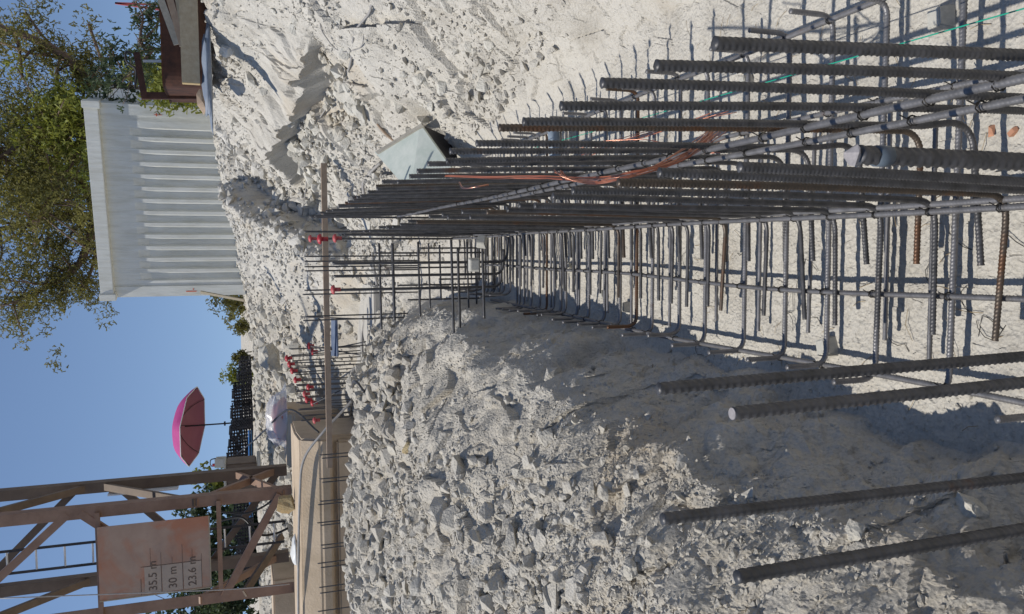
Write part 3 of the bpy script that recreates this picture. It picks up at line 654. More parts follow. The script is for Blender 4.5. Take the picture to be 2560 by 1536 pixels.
for i, (y0, y1, w_) in enumerate([(620, 632, 'beside the middle row'), (645, 655, 'behind the thick bars'), (702, 712, 'right of the grey stones'), (765, 775, 'against the grey boulder')]):
    for j, y in enumerate((y0, y1)):
        upright(730+random.uniform(0, 8), y, 1010, 7.1, ('left' if j else 'right')+' bar of the pair of thin uprights '+w_, .0062, 'pairs of thin upright bars across the trench end')
def hbar(xp, y0, y1, Y, label, r=.008):
    a = aty(xp, y0, Y); b = aty(xp+ (y1-y0)*.028, y1, Y); V, F = ribbed([a, b], r, .02, 8); o = mesh_obj('cross_wall_bar', V, F, M['bar'], smooth=True); return tag(o, label, 'steel bar', 'horizontal bars of the cross wall')
hbar(916, 588, 796, 5.05, 'topmost horizontal bar crossing the three thick uprights', .007)
hbar(948, 588, 775, 4.98, 'second horizontal bar from the top across the three thick uprights', .009)
hbar(1090, 580, 830, 4.85, 'horizontal bar low across the trench end, its tip over the spoil heap', .008)
hbar(1106, 600, 800, 4.88, 'horizontal bar just under the one whose tip reaches the spoil heap', .008)
hbar(1165, 590, 770, 4.7, 'lowest horizontal bar across the trench end', .008)
hbar(1010, 585, 765, 5.2, 'horizontal bar halfway down the cross wall cage', .007)
for k, (x, y, x2) in enumerate([(905, 612, 1200), (930, 648, 1190), (960, 690, 1180), (985, 725, 1170), (1012, 600, 1215), (1050, 635, 1205), (1060, 675, 1195)]):
    upright(x, y, x2, 5.6+.1*(k % 3), ordn(k)+' short bar behind the cross wall, counting from the middle row', .006, 'short bars behind the cross wall', foot=.12)
for k, (xp, y0, y1) in enumerate([(1035, 588, 745), (1062, 592, 725), (1128, 585, 760), (1148, 600, 735), (1190, 600, 700)]):
    hbar(xp, y0, y1, 5.35, ordn(k)+' thin horizontal bar down the back of the cross wall', .006)
# tall bars with caps at the far end of the wall
for (x, y, Y, z2) in [(748, 524, 6.3, .1), (752, 577, 6.3, .1), (735, 560, 6.5, .1)]:
    a = aty(x, y, Y); V, F = ribbed([a, (a[0], Y, .05)], .008, .02, 8); o = mesh_obj('starter_bar', V, F, M['bar'], smooth=True)
    tag(o, {524: 'tallest dark bar at the far end of the right-hand row', 577: 'tall capped bar standing at the far end of the middle row', 560: 'tall bar just behind the capped one at the far end of the wall'}[y], 'steel bar')
cap(752, 577, 6.3, 'faded red cap topmost on the bars at the far end of the middle row', 'redfade', 1.0)
cap(776, 578, 6.1, 'bright red cap in front of the timber batten, by the middle row', 'red', 1.35)
cap(812, 576, 5.9, 'dull red cap just below the batten at the far end of the middle row', 'redfade', 1.1)
# ------------------------------------------------------------------ concrete pad with red-capped starter field
pa = aty(800, 800, 9.0); pb = aty(850, 1060, 8.6)
MB().box((-2.4, 8.05, .30), (-.35, 10.4, .475), .012).build('concrete_pad', M['blockgrey'])
tag(bpy.data.objects['concrete_pad'], 'low pale concrete pad under the field of thin starter bars', 'concrete pad')
fld = []
for i in range(13):
    y = 845+i*14.5; t = i/12
    for j in range(2):
        Y = 8.5+j*.55; xt = 700+28*t+random.uniform(-6, 8)+j*2
        a = aty(xt, y+random.uniform(-3, 3), Y); V, F = ribbed([a, (a[0]+random.uniform(-.02, .02), Y, .46)], .006, .02, 8)
        o = mesh_obj('thin_starter', V, F, M['bar'], smooth=True); tag(o, ordn(i)+(' front' if j == 0 else ' back')+' thin starter on the pad, counting left from the leaning bars', 'steel bar', 'thin starter bars on the pad')
for (x, y, l) in [(695, 866, 'first of the run of red caps nearest the big pale boulder'), (701, 880, 'second red cap of the run by the big pale boulder'), (708, 896, 'third, darker red cap of the run by the big pale boulder'), (716, 918, 'small dark red cap between the run of caps and the middle of the field'),
                  (747, 936, 'single red cap in the middle of the starter field'), (738, 952, 'pinkish cap just above the batten in the starter field'), (743, 966, 'upper red cap of the pair near the small footing block'), (757, 974, 'lower red cap of the pair near the small footing block'),
                  (748, 836, 'higher of two red caps on leaning bars at the field edge'), (757, 850, 'lower of two red caps on leaning bars at the field edge'), (762, 1016, 'lone faded red cap beyond the rest, close to the ballast block')]:
    cap(x, y, 8.45, l, 'redfade' if 'faded' in l or 'pink' in l else 'red', 1.25)
for (x, y, x2, y2, l) in [(750, 836, 890, 862, 'leaning capped bar at the near edge of the starter field'), (757, 852, 884, 826, 'bar leaning the other way below the second leaning cap'), (730, 766, 905, 772, 'thin dark bar beside the leaning capped bars'),
                          (757, 976, 850, 930, 'bent capped bar leaning across the field under the pair of caps')]:
    a = aty(x, y, 8.4); b = aty(x2, y2, 8.1); V, F = ribbed([a, b], .0065, .02, 8); tag(mesh_obj('leaning_bar', V, F, M['bar'], smooth=True), l, 'steel bar')
# short bars sticking up before the ballast block
for i, y in enumerate([1100, 1108, 1158, 1166, 1212, 1220, 1264, 1270, 1318, 1326, 1362, 1372, 1420, 1434, 1478]):
    xb = 862+(y-1100)*.05; xt = 768+random.uniform(-2, 12)
    upright(xt, y, xb, 7.75, ordn(i)+' thin bar before the tan ballast block, counting from its right end', .006, 'pairs of thin bars before the ballast block', name='thin_starter')
# bent bar lying on the crest
p = [hit(x, y, 5)+np.array([0, 0, .05]) for x, y in [(895, 945), (868, 925), (858, 1000), (842, 1080), (850, 1100)]]
V, F = ribbed(spline(p, 8), .011, .02, 8); tag(mesh_obj('bent_bar', V, F, M['bar'], smooth=True), 'bent grey bar lying on the back of the spoil heap before the pad', 'steel bar')
# timber batten
a = aty(782, 395, 8.2); b = aty(797, 1130, 8.2); MB().bar(a, b, .045, .055).build('timber_batten', M['wood'])
tag(bpy.data.objects['timber_batten'], 'long brown timber batten spanning level across the trench end', 'timber')
# ------------------------------------------------------------------ ballast blocks and crane mast
def blk(name, x0, x1, y0, y1, prof, mat, label, holes=(), rec=None):
    V = []; F = []; n = len(prof)
    for x in (x0, x1):
        for (dy, z) in prof: V.append((x, dy, z))
    for i in range(n): k = (i+1) % n; F.append((i, k, n+k, n+i))
    F.append(tuple(range(n-1, -1, -1))); F.append(tuple(n+i for i in range(n)))
    bm = bmesh.new(); vs = [bm.verts.new(v) for v in V]
    for f in F: bm.faces.new([vs[i] for i in f])
    bmesh.ops.recalc_face_normals(bm, faces=bm.faces[:]); bmesh.ops.bevel(bm, geom=bm.edges[:], offset=.022, segments=2, affect='EDGES'); bm.verts.index_update()
    me = bpy.data.meshes.new(name); bm.to_mesh(me); bm.free(); me.materials.append(M[mat]); o = bpy.data.objects.new(name, me); COL.objects.link(o)
    tag(o, label, 'concrete block')
    for (x, z) in holes:
        MB().tube([(x, y0-.002, z), (x, y0+.03, z)], .016, 12).build('lifting_hole', M['black'], o)
    return o
xr = float(aty(780, 1062, 8.62)[0]); print('xr', xr)
B1 = blk('ballast_block', -7.2, xr, 8.6, 0, [(8.62, .86), (8.62, .98), (8.74, 1.19), (9.1, 1.22), (9.7, 1.22), (9.7, .44), (8.78, .44), (8.78, .86)], 'block', 'long tan concrete ballast block under the crane mast', [(-4.05, .94)])
B1b = blk('concrete_slab', -7.2, xr-.05, 8.6, 0, [(8.70, .36), (8.70, .80), (9.6, .80), (9.6, .36)], 'block', 'lower tan base slab under the long ballast block', [(-3.95, .56)])
a = aty(690, 968, 10.6)
B2 = blk('ballast_block', -2.62, a[0]-.02, 9.85, 0, [(9.85, .72), (9.85, 1.16), (9.92, 1.24), (10.6, 1.24), (10.6, .4), (9.95, .4)], 'block', 'smaller tan block behind, carrying the plastic bundle')
B2.location = (0, 0, .02)
B3 = blk('ballast_block', -8.5, -4.55, 11.3, 0, [(11.3, .9), (11.3, 1.42), (12.1, 1.42), (12.1, .9)], 'block', 'tan block behind the mast at the left edge of the scene, with stencilled letters')
def text(s, size, loc, rot, mat, parent, name='lettering', ext=.001):
    c = bpy.data.curves.new('t', 'FONT'); c.body = s; c.size = size; c.extrude = ext; c.offset = .0006
    o = bpy.data.objects.new('t', c); COL.objects.link(o); dg = bpy.context.evaluated_depsgraph_get(); me = bpy.data.meshes.new_from_object(o.evaluated_get(dg))
    bpy.data.objects.remove(o); me.materials.clear(); me.materials.append(mat); k = bpy.data.objects.new(name, me); COL.objects.link(k); k.location = loc; k.rotation_euler = rot; k.parent = parent; return k
M['ink'] = simple('faded_black_ink', (.07, .055, .045), (.17, .12, .09), 30, .8)
text('TS', .16, (-5.42, 11.294, 1.06), (math.pi/2, 0, 0), M['ink'], B3)
# mast
mast = empty('crane_mast', (-3.46, 10.37, 1.22), label='brown lattice crane mast rising from the tan ballast block', cat='crane')
def mp(x, y, z): return (x+3.46, y-10.37, z-1.22)
XL, XR, YF, YB, ZT = -4.07, -2.90, 9.80, 10.95, 6.2
def mbar(name, p, q, wx, wy, mat='mast', up=(0, 1, 0)):
    b = MB(); b.bar(mp(*p), mp(*q), wx, wy, up); return b.build(name, M[mat], mast)
def angle(name, x, y, sx, sy, mat):
    b = MB(); z0 = 1.22; t = .014; w_ = .13
    b.box(mp(x-.0 if sx > 0 else x-w_, y, z0)[:2]+(0,), mp(x+w_ if sx > 0 else x, y+t, z0)[:2]+(ZT-1.22,))
    b.box(mp(x if sx > 0 else x-t, y+t, 0)[:2]+(0,), mp(x+t if sx > 0 else x, y+w_, 0)[:2]+(ZT-1.22,))
    return b.build(name, M[mat], mast)
angle('mast_leg', XL-.065, YF, 1, 1, 'mast'); angle('mast_leg', XR+.065, YF, -1, 1, 'mast')
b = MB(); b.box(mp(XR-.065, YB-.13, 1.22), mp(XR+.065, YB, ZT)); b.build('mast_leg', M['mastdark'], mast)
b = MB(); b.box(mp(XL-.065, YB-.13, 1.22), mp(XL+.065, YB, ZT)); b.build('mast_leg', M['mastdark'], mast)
zs = [1.22, 2.02, 3.55, 5.1, 6.2]
def brace(p, q, w_, mat): mbar('brace', p, q, w_, .05, mat)
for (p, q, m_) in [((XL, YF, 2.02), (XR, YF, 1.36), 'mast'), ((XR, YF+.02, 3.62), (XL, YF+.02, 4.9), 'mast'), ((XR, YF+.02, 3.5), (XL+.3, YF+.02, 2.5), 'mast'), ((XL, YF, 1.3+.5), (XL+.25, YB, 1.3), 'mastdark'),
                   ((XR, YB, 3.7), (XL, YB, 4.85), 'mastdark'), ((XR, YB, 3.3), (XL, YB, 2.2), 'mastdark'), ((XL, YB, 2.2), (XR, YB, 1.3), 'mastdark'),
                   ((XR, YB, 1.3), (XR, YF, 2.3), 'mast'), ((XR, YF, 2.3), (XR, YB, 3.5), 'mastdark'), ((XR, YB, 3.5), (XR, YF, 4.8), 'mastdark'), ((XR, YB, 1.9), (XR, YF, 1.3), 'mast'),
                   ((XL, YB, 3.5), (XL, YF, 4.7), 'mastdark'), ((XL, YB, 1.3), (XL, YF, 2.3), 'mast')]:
    brace(p, q, .085, m_)
mbar('strut', (XL-.1, YF-.03, 3.32), (XR, YF-.03, 3.32), .05, .05); mbar('strut', (XL+.1, YF-.03, 2.05), (XR, YF-.03, 2.05), .05, .05)
mbar('gusset_plate', (XR-.08, YB-.15, 3.35), (XR-.08, YB-.15, 2.55), .02, .16, 'whitepaint')
# climbing ladder inside the mast
lad = empty('ladder', (-3.5, 10.2, 1.3), label='thin steel climbing ladder inside the crane mast', cat='ladder')
for x in (-.13, .13): MB().bar((x, 0, 0), (x, 0, 4.9), .025, .025).build('rail', M['dark'], lad)
for k in range(17): MB().tube([(-.13, 0, .12+k*.29), (.13, 0, .12+k*.29)], .011, 6).build('rung', M['whitepaint'], lad)
# load chart board
c0, c1, c2, c3 = (aty(235, 1278, 9.66), aty(500, 1245, 9.66), aty(512, 1420, 9.66), aty(240, 1450, 9.66))
bx0, bx1, bz0, bz1 = (c2[0]+c3[0])/2, (c0[0]+c1[0])/2, (c1[2]+c2[2])/2, (c0[2]+c3[2])/2
def boardmat():
    m, t, p, N, L = nodemat('rusted_board'); g = N('ShaderNodeTexCoord').outputs['Object']
    c = ramp(t, noise(t, 4, 6, .6, g), [(.3, (.33, .22, .165)), (.7, (.42, .30, .225))])
    r = ramp(t, noise(t, 2.0, 4, .6, g, .6), [(.46, (0, 0, 0)), (.62, (1, 1, 1))]); L(mix(t, r, c, mix(t, .75, c, (.42, .15, .07))), p.inputs['Base Color']); p.inputs['Roughness'].default_value = .75; return m
bd = empty('load_chart_board', (bx0, 9.66, bz0), label='rust-stained metal board with metre figures on the crane mast', cat='sign')
W, Hh = bx1-bx0, bz1-bz0
b = MB(); b.box((0, 0, 0), (W, .012, Hh)); b.build('board', boardmat(), bd)
b = MB(); b.box((-.012, -.006, 0), (0, .018, Hh)); b.box((0, -.006, -.012), (W, .018, 0)); b.build('rim', M['woodgrey'], bd)
M['cell'] = simple('bleached_cell', (.36, .29, .235), (.42, .34, .27), 12, .8)
b = MB(); rows = [.10, .27, .43, .60]; cw = W*.39
for z in (.075, .25, .445, .63): b.box((.01, -.0035, z*Hh), (cw*(1.0 if z < .6 else .6), -.0005, z*Hh+.006))
b.box((cw, -.0034, .075*Hh), (cw+.005, -.0004, .63*Hh))
for k, z in enumerate((.075, .16, .25, .345, .445, .54)): b.box((cw, -.0033, z*Hh), (cw*(1.25+.2*(k % 3)), -.0003, z*Hh+.0035))
b.build('ruled_lines', M['ink'], bd)
for z0_, z1_ in ((.08, .246), (.256, .441), (.451, .60)): MB().box((.012, -.0022, z0_*Hh), (cw-.004, -.0004, z1_*Hh)).build('bleached_cell', M['cell'], bd)
for s_, z in (('23.6 m', .13), ('30 m', .31), ('35.5 m', .49)): text(s_, .125, (.04, -.0045, z*Hh), (math.pi/2, 0, 0), M['ink'], bd)
# cables and rope on the block
def cable(name, pts, r, mat, label, cat='cable', n=8, group=None):
    b = MB(); b.tube(spline(pts, n), r, 7); return tag(b.build(name, M[mat], smooth=True), label, cat, group)
cable('power_cable', [(-6.2, 9.0, 1.245), (-4.8, 8.85, 1.243), (-3.6, 8.72, 1.235), (-2.6, 8.66, 1.20), (-2.2, 8.62, 1.15), (-1.9, 8.5, .96), (-1.7, 8.45, .78), (-1.5, 8.4, .6)], .014, 'greycable', 'grey cable running along the top edge of the tan ballast block')
cable('overhead_cable', [aty(770, 1045, 8.5), aty(700, 990, 9.3), aty(640, 1040, 10.5), aty(610, 1068, 12), aty(575, 1095, 14)], .011, 'black', 'black cable slung from the ballast block over the plastic bundle')
cable('mast_cable', [mp_ for mp_ in [(-3.35, 10.4, 2.1), (-3.3, 10.3, 1.8), (-3.5, 10.2, 1.6), (-3.55, 10.3, 1.4), (-3.5, 10.3, 1.25)]], .015, 'black', 'black cable hanging in a loop inside the mast foot')
cable('mast_cable', [(-3.2, 10.35, 2.1), (-3.25, 10.3, 1.75), (-3.15, 10.25, 1.5), (-3.0, 10.2, 1.35), (-3.05, 10.1, 1.25)], .013, 'black', 'black cable curving down to the right inside the mast foot')
cable('guy_wire', [aty(700, 1412, 9.3), aty(560, 1424, 9.3), aty(420, 1430, 9.3), aty(0, 1446, 9.3)], .006, 'greycable', 'thin pale wire beside the left mast leg', 'wire')
# crumpled cloth on block
V, F = hull(22, (.20, .12, .055), 901, .03); o = mesh_obj('cloth_bundle', V, F, M['whitepaint'], smooth=True); o.location = (-3.27, 8.95, 1.25); tag(o, 'crumpled white cloth lying on the ballast block by the mast', 'cloth')
V, F = hull(18, (.15, .10, .12), 905, .03); o = mesh_obj('stone', V, F, M['yellowrock']); o.location = (-2.86, 9.25, 1.30); tag(o, 'tan lump wedged at the foot of the front right mast leg', 'stone')
# plastic wrapped bundle on the small block
bun = empty('wrapped_bundle', (float(aty(678, 1010, 10.15)[0]), 10.15, 1.26), label='clear plastic sheet over red goods on the small tan block', cat='bundle')
def blob(sx, sy, sz, seed, amp, n=26):
    V = []; F = []; m_ = 14
    for i in range(m_+1):
        th = math.pi*i/m_
        for j in range(n):
            ph = 2*math.pi*j/n; v = Vector((math.sin(th)*math.cos(ph), math.sin(th)*math.sin(ph), math.cos(th)))
            from mathutils import noise as mn
            k = 1+amp*(mn.noise(v*2.1+Vector((seed, 0, 0)))+.6*abs(mn.noise(v*5+Vector((0, seed, 0)))))
            V.append((v.x*sx*k, v.y*sy*k, max(-.02, v.z*sz*k)))
    for i in range(m_):
        for j in range(n): k = (j+1) % n; F.append((i*n+j, (i+1)*n+j, (i+1)*n+k, i*n+k))
    return V, F
V, F = blob(.27, .19, .15, 3, .3); o = mesh_obj('red_goods', V, F, simple('brick_red_goods', (.36, .12, .085), (.45, .2, .16), 8, .7), bun, True); o.location = (-.05, 0, 0)
V, F = blob(.34, .22, .20, 5, .35, 40); o = mesh_obj('plastic_sheet', V, F, M['film'], bun, True)
# water bottle lying before the block
bo = empty('water_bottle', tuple(aty(862, 1402, 7.9)), label='clear water bottle with blue label lying by the ballast base', cat='bottle')
V, F = sweep([(-.16, 0, 0), (-.155, 0, 0), (-.1, 0, 0), (.05, 0, 0), (.1, 0, 0), (.13, 0, 0), (.16, 0, 0)], lambda S, ph: np.repeat(np.array([.03, .042, .045, .045, .04, .018, .015])[:, None], len(ph), 1), 14)
mesh_obj('body', V, F, M['film'], bo, True); MB().tube([(-.03, 0, 0), (.04, 0, 0)], .0465, 14).build('paper_label', simple('blue_label', (.03, .2, .5), (.1, .35, .6), 30, .5), bo, True); MB().tube([(.16, 0, 0), (.185, 0, 0)], .018, 12).build('screw_cap', M['whitepaint'], bo, True)
# ------------------------------------------------------------------ things in the trench
# formwork panel leaning over a hollow
A_ = aty(1015, 300, 6.1); B_ = aty(905, 368, 6.5); C_ = aty(968, 440, 6.05); D_ = aty(1080, 392, 5.75)
def quad_slab(name, q, t, mat, parent=None):
    q = [Vector(map(float, p)) for p in q]; n = (q[1]-q[0]).cross(q[3]-q[0]).normalized()
    if n.y > 0: n = -n
    v = q+[p-n*t for p in q]; f = [(0,1,2,3),(7,6,5,4),(0,4,5,1),(1,5,6,2),(2,6,7,3),(3,7,4,0)]
    o = mesh_obj(name, v, f, mat, parent); bm = bmesh.new(); bm.from_mesh(o.data); bmesh.ops.recalc_face_normals(bm, faces=bm.faces[:]); bm.to_mesh(o.data); bm.free(); return o
def panelmat():
    m, t, p, N, L = nodemat('pale_green_panel'); g = N('ShaderNodeNewGeometry').outputs['Position']
    L(ramp(t, noise(t, 9, 6, .7, g), [(.3, (.44, .50, .45)), (.7, (.60, .63, .58))]), p.inputs['Base Color']); p.inputs['Roughness'].default_value = .7; return m
tag(quad_slab('formwork_panel', (A_, B_, C_+(C_-B_)*.35, D_+(D_-A_)*.35), .03, panelmat()), 'square pale green board leaning at the foot of the right bank', 'panel')
pn = bpy.data.objects['formwork_panel']
quad_slab('painted_shade', (A_+np.array([.0, .02, -.01]), D_+np.array([0, .02, -.01]), aty(1106, 388, 5.95), aty(1098, 338, 6.15)), .02, M['dark'], pn)  # dark sheet added to paint the shade behind the leaning board
quad_slab('batten', (B_+np.array([0, -.035, 0]), (B_*.93+C_*.07)+np.array([0, -.035, 0]), (A_*.93+D_*.07)+np.array([0, -.035, 0]), A_+np.array([0, -.035, 0])), .02, M['palewood'], pn)
# grey concrete spacers
def spacer(x, y, z, s, label, rot=0, tilt=(0, 0)):
    p = atz(x, y, z); V = []
    for zz, k in ((0, 1), (1, .72)):
        for sx, sy in ((-1, -1), (1, -1), (1, 1), (-1, 1)): V.append((sx*s*.5*k, sy*s*.42*k, zz*s*.75))
    bm = bmesh.new(); vs = [bm.verts.new(v) for v in V]
    for f in [(3,2,1,0),(4,5,6,7),(0,1,5,4),(1,2,6,5),(2,3,7,6),(3,0,4,7)]: bm.faces.new([vs[i] for i in f])
    bmesh.ops.bevel(bm, geom=bm.edges[:], offset=s*.05, segments=2, affect='EDGES'); me = bpy.data.meshes.new('spacer_block'); bm.to_mesh(me); bm.free(); me.materials.append(M['spacer'])
    o = bpy.data.objects.new('spacer_block', me); COL.objects.link(o); o.location = (p[0], p[1], h1(p[0], p[1])-.002 if z < .1 else z); o.rotation_euler = (tilt[0], tilt[1], rot); tag(o, label, 'spacer block', 'concrete spacer blocks under the mat'); return o
spacer(2287, 48, .0, .066, 'concrete spacer block at the outer edge of the mat below the green string', .1)
spacer(2008, 838, .0, .066, 'concrete spacer block under the leftmost lengthwise bar near the camera', .25)
spacer(1520, 742, .0, .055, 'concrete spacer block under the leftmost lengthwise bar farther away', .1)
spacer(1465, 712, .0, .05, 'concrete spacer block tucked between cross bars halfway down the open strip', .4)
spacer(1380, 650, .0, .05, 'tilted concrete spacer block among the far cross bars', .7, (.5, .3))
spacer(1145, 640, .42, .085, 'square concrete spacer hanging on the low horizontal bar at the trench end', 0, (1.4, 0))
spacer(1165, 588, .35, .075, 'concrete spacer beside the middle row at the trench end', .4, (1.2, .3))
spacer(1812, 200, .0, .05, 'small concrete spacer near the outer edge of the mat, behind the second bar', .4)
# copper wires
cw_ = empty('copper_wires', (0, 0, 0), label='bundle of loose copper-coloured wires threaded through the right-hand row of bars', cat='wire')
def loopwire(P, r, m):
    b = MB(); b.tube(spline(P, 12), r, 6); return b.build('strand', M[m], cw_, True)
for k in range(9):
    o_ = [random.uniform(-9, 9) for _ in range(12)]; X0 = .215-.012*random.random()
    m_ = 'copper' if k % 2 else 'orange'
    P = [aty(1062+o_[0], 424+o_[1]*.4, 2.75), aty(1180+o_[2], 430+o_[3]*.5, 2.45), aty(1300, 428+o_[4]*.5, 2.25), aty(1420+o_[5], 434+o_[6]*.7, 2.0), aty(1530+o_[7], 418+o_[8]*.5, 1.85), aty(1640, 385+o_[9], 1.85), aty(1740+o_[10]*2, 318+o_[11]*2, 1.95)]
    loopwire(P, .0013, m_)
for k in range(7):
    o_ = [random.uniform(-12, 12) for _ in range(8)]
    P = [aty(1350+o_[0], 412+o_[1]*.4, 1.98), aty(1375+o_[2], 430, 1.95), aty(1440, 442+o_[3]*.3, 1.9), aty(1540, 422+o_[4]*.3, 1.85), aty(1660+o_[5], 372+o_[6], 1.95), aty(1745, 300+o_[7], 2.1)]
    loopwire(P, .0013, 'copper' if k % 3 else 'orange')
for k in range(7):
    y0 = random.uniform(0, 50); P = [aty(1780-k*20, 265+y0*.2, 2.0), aty(1640-k*14, 300+k*6, 2.15), aty(1500-k*9, 335+k*8, 2.4), aty(1400+k*5, 372+k*3, 2.7)]
    if k > 3: P = [aty(1400, 345+k*3, 2.5), aty(1440, 335+k*2, 2.35), aty(1560, 338, 2.2), aty(1660, 345+k*4, 2.05), aty(1740, 370, 1.95)]
    loopwire(P, .0013, 'orange' if k % 2 else 'copper')
P = [aty(1110, 442, 2.3), aty(1120, 455, 2.25), aty(1150, 452, 2.2), aty(1180, 447, 2.2)]; loopwire(P, .003, 'copper')
# green string line
a = atz(2530, 5, .30); c = atz(1240, 372, .22)
b = MB(); b.tube([a, (a+c)/2+np.array([0, 0, -.01]), c], .0016, 6); tag(b.build('string_line', M['green']), 'green setting-out string stretched low over the right side of the mat', 'string')
# broken tile chips, bits of wire and straw on the floor
for (x, y, s, l) in [(2400, 318, .022, 'orange tile chip with a dark side lying right of the taped bar'), (2452, 328, .026, 'larger orange tile chip beside the cross bar under the camera')]:
    p = hit(x, y, .8); V, F = hull(10, (s, s*.7, s*.4), int(x), 0); o = mesh_obj('tile_chip', V, F, M['brick']); o.location = (p[0], p[1], p[2]+s*.2); tag(o, l, 'tile chip')
b = MB()
for k in range(150):
    x = random.uniform(-.45, .95); y = random.uniform(.9, 3.2); L_ = random.uniform(.02, .09); a_ = random.uniform(0, 3.14); z0 = h1(x, y)+.003
    c_ = random.uniform(-.3, .3)
    b.tube([(x, y, z0), (x+L_/2*math.cos(a_), y+L_/2*math.sin(a_), z0+.006), (x+L_*math.cos(a_+c_), y+L_*math.sin(a_+c_), z0+.002)], .0009, 4)
tag(b.build('straw_litter', M['twig']), 'scattered straw and clippings on the trench floor', 'litter', kind='stuff')
b = MB()
for k in range(26):
    x = random.uniform(-.4, .5); y = random.uniform(1.1, 3.0); a_ = random.uniform(0, 6.28); z0 = h1(x, y)+.004
    b.tube([(x+.02*t*math.cos(a_+t*random.uniform(.1, .4)), y+.02*t*math.sin(a_+t*.35), z0+.004*math.sin(t)) for t in range(5)], .0011, 4)
tag(b.build('wire_clippings', M['wire']), 'snipped ends of tie wire lying on the trench floor', 'litter', kind='stuff')
# red pebble of litter, blue-grey tube in place of a bluish band at the trench side
a = atz(1335, 292, .11); b2 = atz(1342, 385, .10)
tag(MB().tube([a, (a+b2)/2, b2], .032, 14).build('blue_grey_tube', simple('blue_grey_tone', (.20, .25, .31), (.26, .31, .36), 10, .6), smooth=True), 'short blue-grey tube lying across the mat behind the upright bars', 'pipe')
# cables lying on the banks
def lay(name, px, r, mat, label, lift=.02, ymin=3):
    Q = spline([(x, y, 0) for x, y in px], 4); Yh = np.array([hit(q[0], q[1], ymin)[1] for q in Q])
    for _ in range(4): Yh = np.convolve(np.pad(Yh, 2, mode='edge'), np.ones(5)/5, 'valid')
    P = []
    for q, yy in zip(Q, Yh):
        p = aty(q[0], q[1], yy); p[2] = max(p[2]-.04, min(h1(p[0], p[1])+lift+.015, p[2]+.05)); P.append(p)
    P = np.array(P)
    for _ in range(2): P[1:-1] = (P[:-2]+P[1:-1]*2+P[2:])/4
    return cable(name, list(P), r, mat, label, n=6)
lay('conduit', [(722, 520), (735, 430), (760, 350), (775, 300), (800, 260), (805, 205)], .007, 'greycable', 'long grey cable wandering down the right bank below the ledge')
lay('conduit', [(815, 210), (850, 190), (868, 120), (872, 60), (905, 15), (955, 2)], .009, 'greycable', 'thick grey cable near the top of the frame on the right bank')
lay('conduit', [(790, 45), (792, 90), (820, 125), (860, 125), (890, 115), (895, 85)], .0045, 'greycable', 'thin looped wire on the right bank beside the thick grey cable')
lay('conduit', [(875, 485), (890, 440), (915, 410), (932, 395)], .016, 'greycable', 'stiff grey hose end sticking out beside the green board', .05)
lay('conduit', [(905, 610), (925, 700), (915, 740), (870, 800), (868, 870), (872, 930)], .013, 'greycable', 'grey hose looping over stones at the trench end', .05)
lay('timber_scrap', [(925, 300), (955, 345)], .012, 'wood', 'short stick lying on the bank above the green board', .03)
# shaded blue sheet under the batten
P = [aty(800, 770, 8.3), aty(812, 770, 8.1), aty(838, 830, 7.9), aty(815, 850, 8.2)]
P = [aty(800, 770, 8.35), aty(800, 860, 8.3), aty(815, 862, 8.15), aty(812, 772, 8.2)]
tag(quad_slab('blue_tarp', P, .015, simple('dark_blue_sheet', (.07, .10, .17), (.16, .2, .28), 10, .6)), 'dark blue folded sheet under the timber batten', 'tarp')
# ------------------------------------------------------------------ site cabin (corrugated container)
ca = aty(244, 712, 17.75); cb = aty(204, 252, 16.65)
vx = Vector((cb[0]-ca[0], cb[1]-ca[1], 0)); Lc = vx.length; ang = math.atan2(vx.y, vx.x)
zt_ = (ca[2]+cb[2])/2; zb_ = aty(580, 705, 17.6)[2]-.15; Hc = zt_-zb_
cabin = empty('site_cabin', (ca[0], ca[1], zb_), ang, label='white corrugated steel site cabin standing on top of the far bank', cat='cabin')
def cabmat():
    m, t, p, N, L = nodemat('cabin_paint'); g = N('ShaderNodeTexCoord').outputs['Object']
    mpn = N('ShaderNodeMapping'); mpn.inputs['Scale'].default_value = (5, 5, .7); L(g, mpn.inputs[0])
    L(mix(t, .5, ramp(t, noise(t, 1.5, 6, .6, g), [(.3, (.62, .625, .575)), (.7, (.70, .705, .655))]), ramp(t, noise(t, 2.2, 6, .7, mpn.outputs[0]), [(.36, (.72, .69, .61)), (.56, (1, 1, 1))]), 'MULTIPLY'), p.inputs['Base Color'])
    p.inputs['Roughness'].default_value = .5; bump(t, p, noise(t, 3.5, 3, .5, mpn.outputs[0]), .3, .02); return m
cm_ = cabmat()
# corrugated wall: trapezoid ribs in the middle, plain sheets at the ends
x0, x1 = .275, Lc-.32; nrib = 13; pit = (x1-x0)/nrib; prof = [(0.0, .012)]
for k in range(nrib):
    s_ = x0+k*pit; prof += [(s_, .0), (s_+.02, .075), (s_+pit*.55, .075), (s_+pit*.55+.042, .0)]
prof.append((Lc, .012)); zc = Hc-.95
V = []; F = []
for (x, y) in prof: V += [(x, y-.0, 0), (x, y, zc), (x, .012+(y-.012)*.15, zc+.22), (x, .012, Hc-.20)]
for i in range(len(prof)-1):
    for k in range(3): F.append((i*4+k, (i+1)*4+k, (i+1)*4+k+1, i*4+k+1))
mesh_obj('front_wall', V, F, cm_, cabin)
b = MB(); b.box((.0, .07, 0), (Lc+.02, 2.4, Hc-.1)); b.build('shell', cm_, cabin)
b = MB(); b.box((-.06, -.02, 0), (.16, .30, Hc-.15)); b.build('corner_post', cm_, cabin)
b = MB(); b.box((Lc-.16, -.02, 0), (Lc+.04, .30, Hc-.15)); b.build('corner_post', cm_, cabin)
b = MB(); b.box((-.06, -.115, Hc-.24), (Lc+.06, 2.5, Hc), .01); b.build('roof', cm_, cabin)
